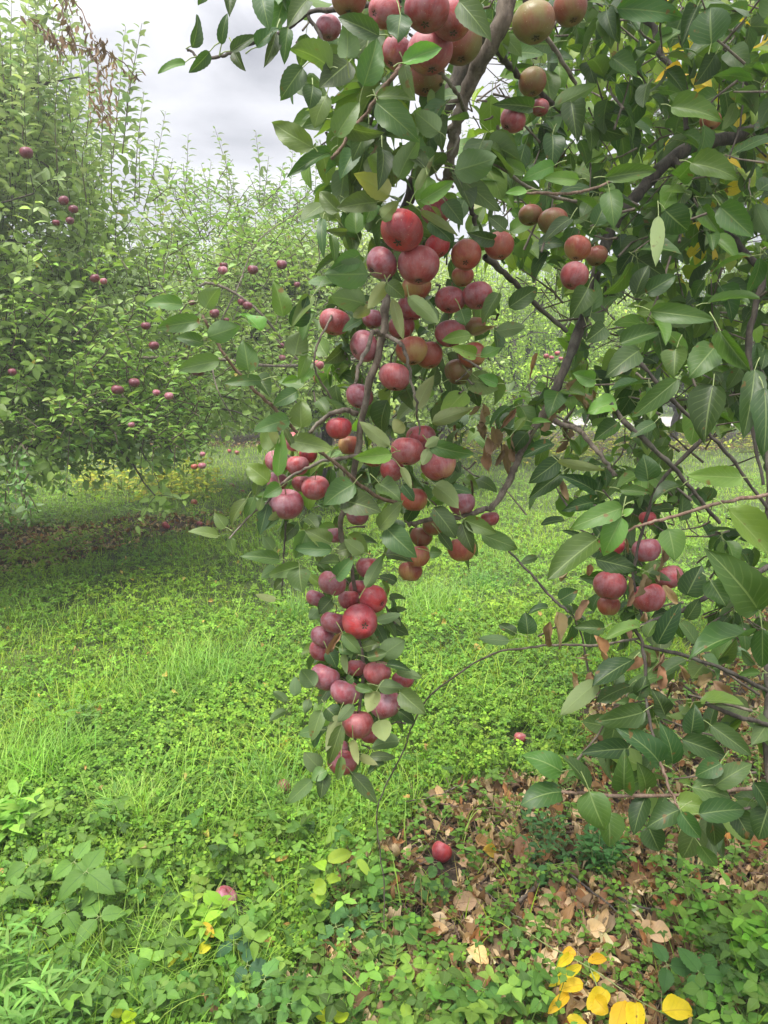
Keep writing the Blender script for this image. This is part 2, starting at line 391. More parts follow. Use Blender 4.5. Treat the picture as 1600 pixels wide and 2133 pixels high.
soil = t.mix(t.m('MULTIPLY', t.ss(n1, 0.5, 0.65), 0.5), soil, (0.07, 0.07, 0.018))
grs = t.ramp(n2, [(0.3, (0.014, 0.020, 0.006)), (0.5, (0.045, 0.07, 0.015)), (0.7, (0.12, 0.19, 0.04))])
grs = t.mix(t.m('MULTIPLY', t.ss(n3, 0.45, 0.65), 0.5), grs, (0.13, 0.17, 0.03))
colr = t.mix(t.ss(t.m('ADD', Lm, t.m('MULTIPLY', t.m('SUBTRACT', n1, 0.5), 0.6)), 0.35, 0.65), grs, soil)
bmp = t.n('ShaderNodeBump', {'Strength': 1.0, 'Distance': 0.015, 'Height': n2})
pr = t.n('ShaderNodeBsdfPrincipled', {'Base Color': colr, 'Roughness': 0.95, 'Normal': bmp.outputs[0]})
t.n('ShaderNodeOutputMaterial', {0: pr.outputs[0]})
o = mb.build('ground', gm); tag(o, 'grassy orchard floor with bare strips under the tree rows', kind='structure')

mb = MB()
px_ = np.linspace(4.6, 40, 60); e0 = 21.3 + 0.25 * np.sin(px_ * 1.3); e1 = 26 + 0.3 * np.sin(px_ * 0.9 + 1)
V = np.stack([np.stack([px_, e0, np.full(60, 0.05)], -1), np.stack([px_, (e0 + e1) / 2, np.full(60, 0.09)], -1), np.stack([px_, e1, np.full(60, 0.05)], -1)], 1)
i = np.arange(59)[:, None] * 3 + np.arange(2)[None, :]
mb.add(V.reshape(-1, 3), np.stack([i, i + 3, i + 4, i + 1], -1).reshape(-1, 4))
gp = newmat('pale_gravel'); t = NT(gp); g = t.n('ShaderNodeNewGeometry').outputs['Position']
cc = t.ramp(t.noise(g, 30, 6, 0.7), [(0.3, (0.22, 0.20, 0.18)), (0.6, (0.38, 0.36, 0.34))])
pr = t.n('ShaderNodeBsdfPrincipled', {'Base Color': cc, 'Roughness': 0.9}); t.n('ShaderNodeOutputMaterial', {0: pr.outputs[0]})
o = mb.build('gravel_path', gp); tag(o, 'pale gravel track crossing behind the trees at right', kind='structure')

# ------------------------------------------------------------------ ground cover
KEEP_OUT = np.array([G(x, y)[:2] for x, y in ((920, 1800), (470, 1900), (475, 1930), (592, 1665), (1083, 1555), (346, 1110), (211, 1137), (405, 1060), (416, 1102), (1443, 1345))])
def scatter(n, d0, d1, power=1.0, keep=None, margin=1.25):
    """random ground points inside a wedge a bit wider than the view; density falls with distance"""
    out = []
    tot = 0
    while tot < n:
        k = n * 2
        uu = rng.uniform(0, 1, k) ** power; d = d0 * (d1 / d0) ** uu
        x = rng.uniform(-1, 1, k) * (0.56 * d * margin + 0.25)
        if keep is not None:
            kk = rng.uniform(0, 1, k) < keep(x, d); x, d = x[kk], d[kk]
        near_ = np.min(np.hypot(x[:, None] - KEEP_OUT[None, :, 0], (d[:, None] - KEEP_OUT[None, :, 1]) * .75), 1) < .07
        x, d = x[~near_], d[~near_]
        out.append(np.stack([x, d], -1)); tot += len(x)
    a = np.concatenate(out)[:n]
    return np.concatenate([a, gh(a[:, 0], a[:, 1])[:, None]], 1)
def tintn(n, a, b, sd=0.12, hue=0.06):
    f = rng.uniform(0, 1, (n, 1)); c = np.asarray(a) * (1 - f) + np.asarray(b) * f
    return np.clip(c * (1 + rng.normal(0, sd, (n, 1))) * (1 + rng.normal(0, hue, (n, 3))), 0.003, 0.9)
GRN_D, GRN_M, GRN_B = (0.11, 0.205, 0.020), (0.175, 0.30, 0.022), (0.30, 0.44, 0.035)

def patch(p, seed=5):
    """plants grow in lusher and paler patches"""
    a = snoise(p[:, 0], p[:, 1], 2.3, seed)[:, None]; b = snoise(p[:, 0], p[:, 1], 6.0, seed + 1)[:, None]
    return np.concatenate([1 + .22 * a + .14 * b, 1 + .13 * a + .12 * b, 1 - .1 * a + .1 * b], 1)
def blades(mb, p, h, wd, tint, lean=0.5, bend=0.9, rows=4):
    n = len(p); tint = tint * patch(p); az = rng.uniform(0, 6.28, n); ln = np.abs(rng.normal(0, lean, n))
    D = np.stack([np.cos(az) * np.sin(ln), np.sin(az) * np.sin(ln), np.cos(ln)], -1)
    N = np.stack([-np.cos(az) * np.cos(ln), -np.sin(az) * np.cos(ln), np.sin(ln)], -1)
    leaves(mb, p, D, N, h, wd, fold=0.3, bend=rng.uniform(0.2, 1, n) * bend, tint=tint, cols=2, rows=rows, prof=prof_blade)

lawn = lambda x, y: np.where(litter(x, y) > 0.5, 0.03, 0.75 + 0.25 * snoise(x, y, 1.4, 21))
grassy = lambda x, y: np.clip(lawn(x, y) * (0.45 + 0.55 * snoise(x, y, 1.8, 33)), 0.0, 1)
clovery = lambda x, y: np.clip(lawn(x, y) * (0.55 - 0.45 * snoise(x, y, 1.8, 33)), 0.02, 1)
mb = MB()
p = scatter(34000, 1.3, 7.0, 0.85, lawn); n = len(p)
sc = 0.7 + 0.5 * (snoise(p[:, 0], p[:, 1], 1.8, 33) > 0)
blades(mb, p, rng.uniform(0.04, 0.11, n) * sc, rng.uniform(0.003, 0.006, n), tintn(n, GRN_M, GRN_B), 0.55, 1.3)
p = scatter(70000, 6.0, 32.0, 0.9, lawn); n = len(p)
blades(mb, p, rng.uniform(0.04, 0.12, n), rng.uniform(0.006, 0.012, n) * np.clip(p[:, 1] / 9, 1, 2.5), tintn(n, (0.17, 0.28, 0.03), (0.28, 0.40, 0.05)), 0.5, 1.0, rows=3)
p = scatter(11000, 1.4, 9.0, 0.9, lambda x, y: lawn(x, y) * (snoise(x, y, 2.6, 95) > .05)); n = len(p)
blades(mb, p, rng.uniform(0.10, 0.26, n), rng.uniform(0.003, 0.0055, n), tintn(n, (0.18, 0.32, 0.03), (0.31, 0.46, 0.07)), 0.6, 1.9, rows=7)
# straw coloured dry blades
p = scatter(5000, 1.3, 8.0, 0.9, lambda x, y: 0.3 + 0.4 * litter(x, y)); n = len(p)
blades(mb, p, rng.uniform(0.04, 0.13, n), rng.uniform(0.002, 0.004, n), tintn(n, (0.34, 0.27, 0.12), (0.42, 0.36, 0.16)), 1.1, 0.6)
o = mb.build('grass', M['grass']); tag(o, 'bright green mown grass covering the orchard floor', 'grass', kind='stuff')

def trifoliate(mb, st, p, h, size, tint, prof=prof_obov, rows=4, wr=0.92, spread=0.35, stem_r=0.0007, stem_t=(0.12, 0.2, 0.04), ang3=2.09, fold=0.25, wave=0.0, serr=0.0, cols=3, droop=0.35):
    n = len(p); tint = tint * patch(p, 15); top = p + np.stack([rng.normal(0, 0.25, n) * h, rng.normal(0, 0.25, n) * h, h], -1)
    mid = (p + top) / 2 + rng.normal(0, 0.08, (n, 3)) * h[:, None]
    tubes(st, np.stack([p, mid, top], 1), np.full((n, 3), stem_r), 3, stem_t)
    a0 = rng.uniform(0, 6.28, n); up = nrm(np.stack([rng.normal(0, spread, n), rng.normal(0, spread, n) - 0.15, np.ones(n)], -1))
    for k in range(3):
        a = a0 + (k - 1) * ang3
        D = np.stack([np.cos(a), np.sin(a), np.zeros(n)], -1); D = nrm(D - up * np.sum(D * up, -1, keepdims=True) + 0.1 * rv(n))
        sz = size * (1.12 if k == 1 else 1.0)
        leaves(mb, top + D * 0.05 * size[:, None], D, up, sz, sz * wr, fold=fold + rng.normal(0, 0.1, n), bend=rng.uniform(0.0, 2 * droop, n), tint=tint * (1 + rng.normal(0, 0.05, (n, 1))), cols=cols, rows=rows, prof=prof, wave=wave, serr=serr)
mb = MB(); st = mb
p = scatter(22000, 1.4, 4.5, 0.85, clovery); n = len(p)
trifoliate(mb, st, p, rng.uniform(0.03, 0.085, n), rng.uniform(0.009, 0.018, n), tintn(n, (0.075, 0.17, 0.018), (0.20, 0.36, 0.04), 0.2))
p = scatter(22000, 4.0, 11.0, 0.8, clovery); n = len(p)
trifoliate(mb, st, p, rng.uniform(0.03, 0.08, n), rng.uniform(0.013, 0.024, n), tintn(n, GRN_M, (0.19, 0.35, 0.05), 0.15), rows=3)
o = mb.build('clover', M['herb']); tag(o, 'dense low clover growing through the lawn', 'clover', kind='stuff')

# mixed broad-leaved weeds: dandelion-like rosettes and creeping ovate leaves
mb = MB()
def rosette(mb, p, L, nleaf, tint, prof=prof_lance, wr=0.28, lift=0.5):
    for k in range(nleaf):
        n = len(p); a = rng.uniform(0, 6.28, n); el = rng.uniform(0.15, lift + 0.4, n)
        D = np.stack([np.cos(a) * np.cos(el), np.sin(a) * np.cos(el), np.sin(el)], -1)
        l = L * rng.uniform(0.6, 1.1, n)
        leaves(mb, p, D, np.stack([-D[:, 0], -D[:, 1], np.ones(n)], -1), l, l * wr, 0.25, rng.uniform(0.5, 1.3, n), tint * (1 + rng.normal(0, 0.08, (n, 1))), 3, 5, prof, wave=0.05, serr=0.1)
p = scatter(420, 1.5, 7.0, 0.9, grassy); n = len(p); rosette(mb, p, rng.uniform(0.05, 0.12, n), 7, tintn(n, GRN_M, (0.2, 0.36, 0.06)))
p = scatter(2000, 1.3, 7.0, 0.9, lambda x, y: 0.16 + 0.06 * litter(x, y) * (0.5 + 0.5 * snoise(x, y, 3, 51) > 0.45)); n = len(p)
hh = rng.uniform(0.02, 0.09, n)
tp = p + np.stack([rng.normal(0, 0.02, n), rng.normal(0, 0.02, n), hh], -1)
tubes(mb, np.stack([p, tp], 1), np.full((n, 2), 0.0011), 3, (0.10, 0.12, 0.04))
for lvl in (0.35, 0.6, 0.82, 1.0):
    q = p * (1 - lvl) + tp * lvl
    a = rng.uniform(0, 6.28, n)
    for sgn in (0, 3.14):
        D = np.stack([np.cos(a + sgn), np.sin(a + sgn), np.full(n, 0.25)], -1); l = rng.uniform(0.016, 0.034, n)
        leaves(mb, q, D, np.array([[0, -0.2, 1.0]]) + 0.25 * rv(n), l, l * rng.uniform(0.45, 0.7, n), 0.2, 0.6, tintn(n, GRN_D, (0.13, 0.26, 0.05), 0.12), 3, 4)
o = mb.build('low_weeds', M['herb']); tag(o, 'low broad leaved weeds scattered over turf and leaf litter', 'weeds', kind='stuff')
mb = MB()

# tangle of trifoliate weeds thick along the near edge
def edge_keep(x, y):
    q = Q(np.stack([x, y, np.zeros_like(x)], -1)); X_, Y_ = q[..., 0], q[..., 1]
    a = inpoly(X_, Y_, [(-300, 1760), (150, 1730), (420, 1800), (640, 1740), (830, 1830), (780, 1960), (900, 2080), (1150, 2060), (1160, 2300), (-400, 2300)])
    b = inpoly(X_, Y_, [(1440, 1990), (1700, 1930), (1700, 2300), (1500, 2300), (1420, 2100)])
    c = inpoly(X_, Y_, [(860, 1520), (1130, 1480), (1300, 1560), (1180, 1660), (1000, 1720), (850, 1700)])
    return np.where(a | b, 1.0, np.where(c, .3, 0.0)) * np.clip(.7 + .5 * snoise(x, y, 5, 97), .1, 1)
p = scatter(1050, 1.25, 3.6, 0.9, edge_keep); n = len(p)
trifoliate(mb, mb, p, rng.uniform(0.02, 0.15, n), rng.uniform(0.012, 0.044, n), tintn(n, (0.05, 0.115, 0.022), (0.15, 0.265, 0.04), 0.25), prof=prof_bram, rows=7, wr=.68, spread=.3, stem_r=.001, ang3=1.7, serr=.06, wave=.06, cols=5)
p = scatter(600, 1.25, 3.4, 0.9, edge_keep); n = len(p); rosette(mb, p, rng.uniform(0.03, 0.08, n), 6, tintn(n, (0.07, 0.15, 0.03), (0.19, 0.31, 0.05)), prof=prof_leaf, wr=.35, lift=.8)
def strip_keep(x, y): return litter(x, y) * (y > 4.5) * np.clip(.5 + .6 * snoise(x, y, 3, 98), 0, 1)
p = scatter(2600, 4.6, 16, 0.9, strip_keep); n = len(p)
trifoliate(mb, mb, p, rng.uniform(0.03, 0.14, n), rng.uniform(0.022, 0.045, n), tintn(n, (0.14, 0.25, 0.04), (0.26, 0.38, 0.06), 0.18), prof=prof_leaf, rows=4, wr=.6)
# fine ferny seedlings woven through
p = scatter(700, 1.25, 3.2, 0.9, edge_keep); n = len(p); a = rng.uniform(0, 6.28, n); el = rng.uniform(.3, 1.1, n)
D = np.stack([np.cos(a) * np.cos(el), np.sin(a) * np.cos(el), np.sin(el)], -1); Lf = rng.uniform(.05, .12, n); tf = tintn(n, (0.06, 0.14, 0.03), (0.17, 0.29, 0.05), .2)
S = nrm(np.cross(D, [0, 0, 1.0]))
for k in range(1, 9):
    q = p + D * (Lf * k / 8)[:, None] - np.array([0, 0, 1.0]) * (Lf * .25 * (k / 8) ** 2)[:, None]; pl = Lf * .38 * np.sin(np.pi * (k + .6) / 9.6)
    for sg in (-1, 1):
        leaves(mb, q, S * sg + D * .6, np.array([[0, 0, 1.0]]) + .2 * rv(n), pl, pl * .3, .2, .4, tf, 2, 3, prof_lance)
o = mb.build('edge_weeds', M['herb']); tag(o, 'tangled leafy weeds along the near edge and on the bare strips', 'weeds', kind='stuff')

# yellow-green weeds on the far strips
mb = MB()
def yel_keep(x, y):
    q = Q(np.stack([x, y, np.zeros_like(x)], -1)); X_, Y_ = q[..., 0], q[..., 1]
    a = inpoly(X_, Y_, [(150, 1015), (420, 1000), (470, 1040), (340, 1060), (170, 1050)])
    b = inpoly(X_, Y_, [(440, 850), (640, 850), (640, 905), (440, 935)])
    c = inpoly(X_, Y_, [(930, 900), (1700, 895), (1700, 935), (1200, 985), (930, 985)])
    return (a | b | c).astype(float)
p = scatter(4200, 6.5, 18, 1.0, lambda x, y: yel_keep(x, y) * (snoise(x, y, 2.5, 91) > -.15) * np.where(y > 10, .5, 1)); n = len(p)
up = p + np.stack([rng.normal(0, 0.03, n), rng.normal(0, 0.03, n), rng.uniform(0.05, 0.38, n)], -1)
D = rv(n); D[:, 2] = np.abs(D[:, 2]) * 0.3
l = rng.uniform(0.05, 0.10, n)
leaves(mb, up, D, np.array([[0, -0.4, 1.0]]) + 0.4 * rv(n), l, l * 0.5, 0.2, 0.6, tintn(n, (0.20, 0.30, 0.03), (0.46, 0.43, 0.05), 0.2), 3, 4)
tubes(mb, np.stack([p[::3], up[::3]], 1), np.full((len(p[::3]), 2), 0.002), 3, (0.2, 0.22, 0.06))
o = mb.build('yellow_weeds', M['herb']); tag(o, 'yellowing weeds along the bare strips below the far trees', 'weeds', kind='stuff')

# fallen leaf litter
mb = MB()
def litter_leaves(mb, p, L, tint, lift=0.012):
    n = len(p); D = rv(n); D[:, 2] *= 0.35; Nn = rv(n, 0.45); Nn[:, 2] = 1.0
    q = p + np.array([0, 0, 1.0]) * (lift * rng.uniform(0.2, 2.2, n))[:, None]
    leaves(mb, q, D, Nn, L, L * rng.uniform(0.45, 0.75, n), rng.uniform(-0.2, 1.4, n), rng.normal(0, 1.7, n), tint, 5, 8, prof_leaf, wave=0.22, crumple=0.05)
BR = [(0.30, 0.185, 0.095), (0.48, 0.33, 0.18), (0.13, 0.08, 0.045), (0.64, 0.49, 0.31), (0.33, 0.16, 0.07), (0.18, 0.11, 0.06), (0.50, 0.37, 0.23)]
lit = lambda x, y: (litter(x, y) > 0.5) * np.clip(0.85 + 0.3 * snoise(x, y, 2.4, 71), 0.2, 1)
p = scatter(8500, 1.25, 5.0, 0.9, lit); n = len(p)
tt = np.array(BR)[rng.integers(0, len(BR), n)] * (1 + rng.normal(0, 0.2, (n, 1)))
litter_leaves(mb, p, rng.uniform(0.025, 0.070, n), np.clip(tt, 0.01, 0.7))
p = scatter(5000, 4.8, 17.0, 0.8, lit); n = len(p)
tt = np.array(BR)[rng.integers(0, len(BR), n)] * (1 + rng.normal(0, 0.2, (n, 1)))
litter_leaves(mb, p, rng.uniform(0.035, 0.08, n), np.clip(tt, 0.01, 0.7))
p = scatter(260, 1.4, 6.0, 0.9, lambda x, y: (litter(x, y) < 0.5) * 0.5); n = len(p)
litter_leaves(mb, p, rng.uniform(0.025, 0.05, n), tintn(n, (0.42, 0.27, 0.1), (0.5, 0.4, 0.1)), 0.04)
o = mb.build('leaf_litter', M['dead']); tag(o, 'brown curled fallen leaves covering the bare strips', 'leaf litter', kind='stuff')
mb = MB()
p = scatter(2600, 1.3, 6.0, 0.9, lambda x, y: litter(x, y) * 1.0 + 0.02); n = len(p)
a = rng.uniform(0, 6.28, n); l = rng.uniform(0.03, 0.16, n)
e = p + np.stack([np.cos(a) * l, np.sin(a) * l, rng.normal(0.0, 0.012, n)], -1); m_ = (p + e) / 2 + rng.normal(0, 0.006, (n, 3))
for q in (p, m_, e): q[:, 2] = gh(q[:, 0], q[:, 1]) + rng.uniform(0.004, 0.03, n)
tubes(mb, np.stack([p, m_, e], 1), rng.uniform(0.0008, 0.0025, (n, 1)) * np.array([[1, 0.9, 0.6]]), 4)
o = mb.build('twig_debris', M['twig']); tag(o, 'thin dry twigs and stalks strewn through the leaf litter', 'twigs', kind='stuff')

# ------------------------------------------------------------------ apples
def apple_mesh(seed):
    r = np.random.default_rng(seed); nu, nv = 40, 30
    th = np.linspace(0.0, np.pi, nv); ph = np.arange(nu) / nu * 2 * np.pi
    wide = r.uniform(0.04, 0.11); ht = r.uniform(0.84, 0.94); lob = r.uniform(0.008, 0.022); l3 = r.uniform(0, 0.018)
    T, H = np.meshgrid(th, ph, indexing='ij')
    rr = np.sin(T) * (1 + wide * np.cos(T)) * (1 + lob * np.cos(5 * H + 1) * np.clip((T - 1.2) / 1.9, 0, 1) + l3 * np.cos(2 * H + r.uniform(0, 6)))
    z = np.cos(T) * ht - 0.30 * np.exp(-(T / 0.36) ** 2) + 0.17 * np.exp(-((np.pi - T) / 0.30) ** 2)
    tilt = r.normal(0, 0.05)
    V = np.stack([rr * np.cos(H) * 0.5, rr * np.sin(H) * 0.5, z * 0.5 + tilt * rr * np.cos(H) * 0.5], -1)
    b = MB(); i = np.arange(nv - 1)[:, None] * nu; j = np.arange(nu)[None, :]; j2 = (j + 1) % nu
    b.add(V.reshape(-1, 3), np.stack([i + j, i + nu + j, i + nu + j2, i + j2], -1).reshape(-1, 4))
    return b
AMESH = {}
for k in AM:
    AMESH[k] = [apple_mesh(100 + s).mesh('apple', AM[k]) for s in range(5)]
b = MB(); tubes(b, np.array([[[0, 0, 0.26], [0.01, 0.0, 0.38], [0.03, 0.01, 0.52], [0.075, 0.02, 0.66]]]), np.array([[0.020, 0.015, 0.015, 0.024]]), 7)
STEM = b.mesh('stem', M['stem'])
b = MB()
a = np.arange(5) / 5 * 6.283
D = np.stack([np.cos(a), np.sin(a), np.full(5, -0.9)], -1)
leaves(b, np.stack([np.cos(a) * 0.02, np.sin(a) * 0.02, np.full(5, -0.375)], -1), D, np.stack([np.cos(a), np.sin(a), np.ones(5)], -1), 0.10, 0.05, 0.2, -1.2, (0.08, 0.06, 0.03), 3, 4, prof_lance)
tubes(b, np.array([[[0, 0, -0.34], [0, 0, -0.36], [0, 0, -0.372]]]), np.array([[0.045, 0.04, 0.01]]), 8)
CALYX = b.mesh('calyx', M['calyx'])
APPLES = []
def d0(y): return float(np.interp(y, [-50, 0, 150, 480, 700, 1000, 1300, 1700], [0.97, 0.98, 1.06, 1.30, 1.40, 1.52, 1.62, 1.66]))
def place_apple(pos, dia, kind, axis, label, group, detail=True, loc_y=None):
    o = bpy.data.objects.new('apple', AMESH[kind][random.randrange(5)]); COL.objects.link(o)
    o.location = pos; o.scale = (dia * random.uniform(.96, 1.04), dia * random.uniform(.95, 1.03), dia * random.uniform(.94, 1.05))
    z = Vector(axis).normalized()
    q = z.to_track_quat('Z', 'Y'); o.rotation_mode = 'QUATERNION'
    o.rotation_quaternion = q @ Quaternion((0, 0, 1), random.uniform(0, 6.28))
    tag(o, label, 'apple', group)
    if detail:
        for nm, me in (('stem', STEM), ('calyx', CALYX)):
            c = bpy.data.objects.new(nm, me); COL.objects.link(c); c.parent = o
    return o
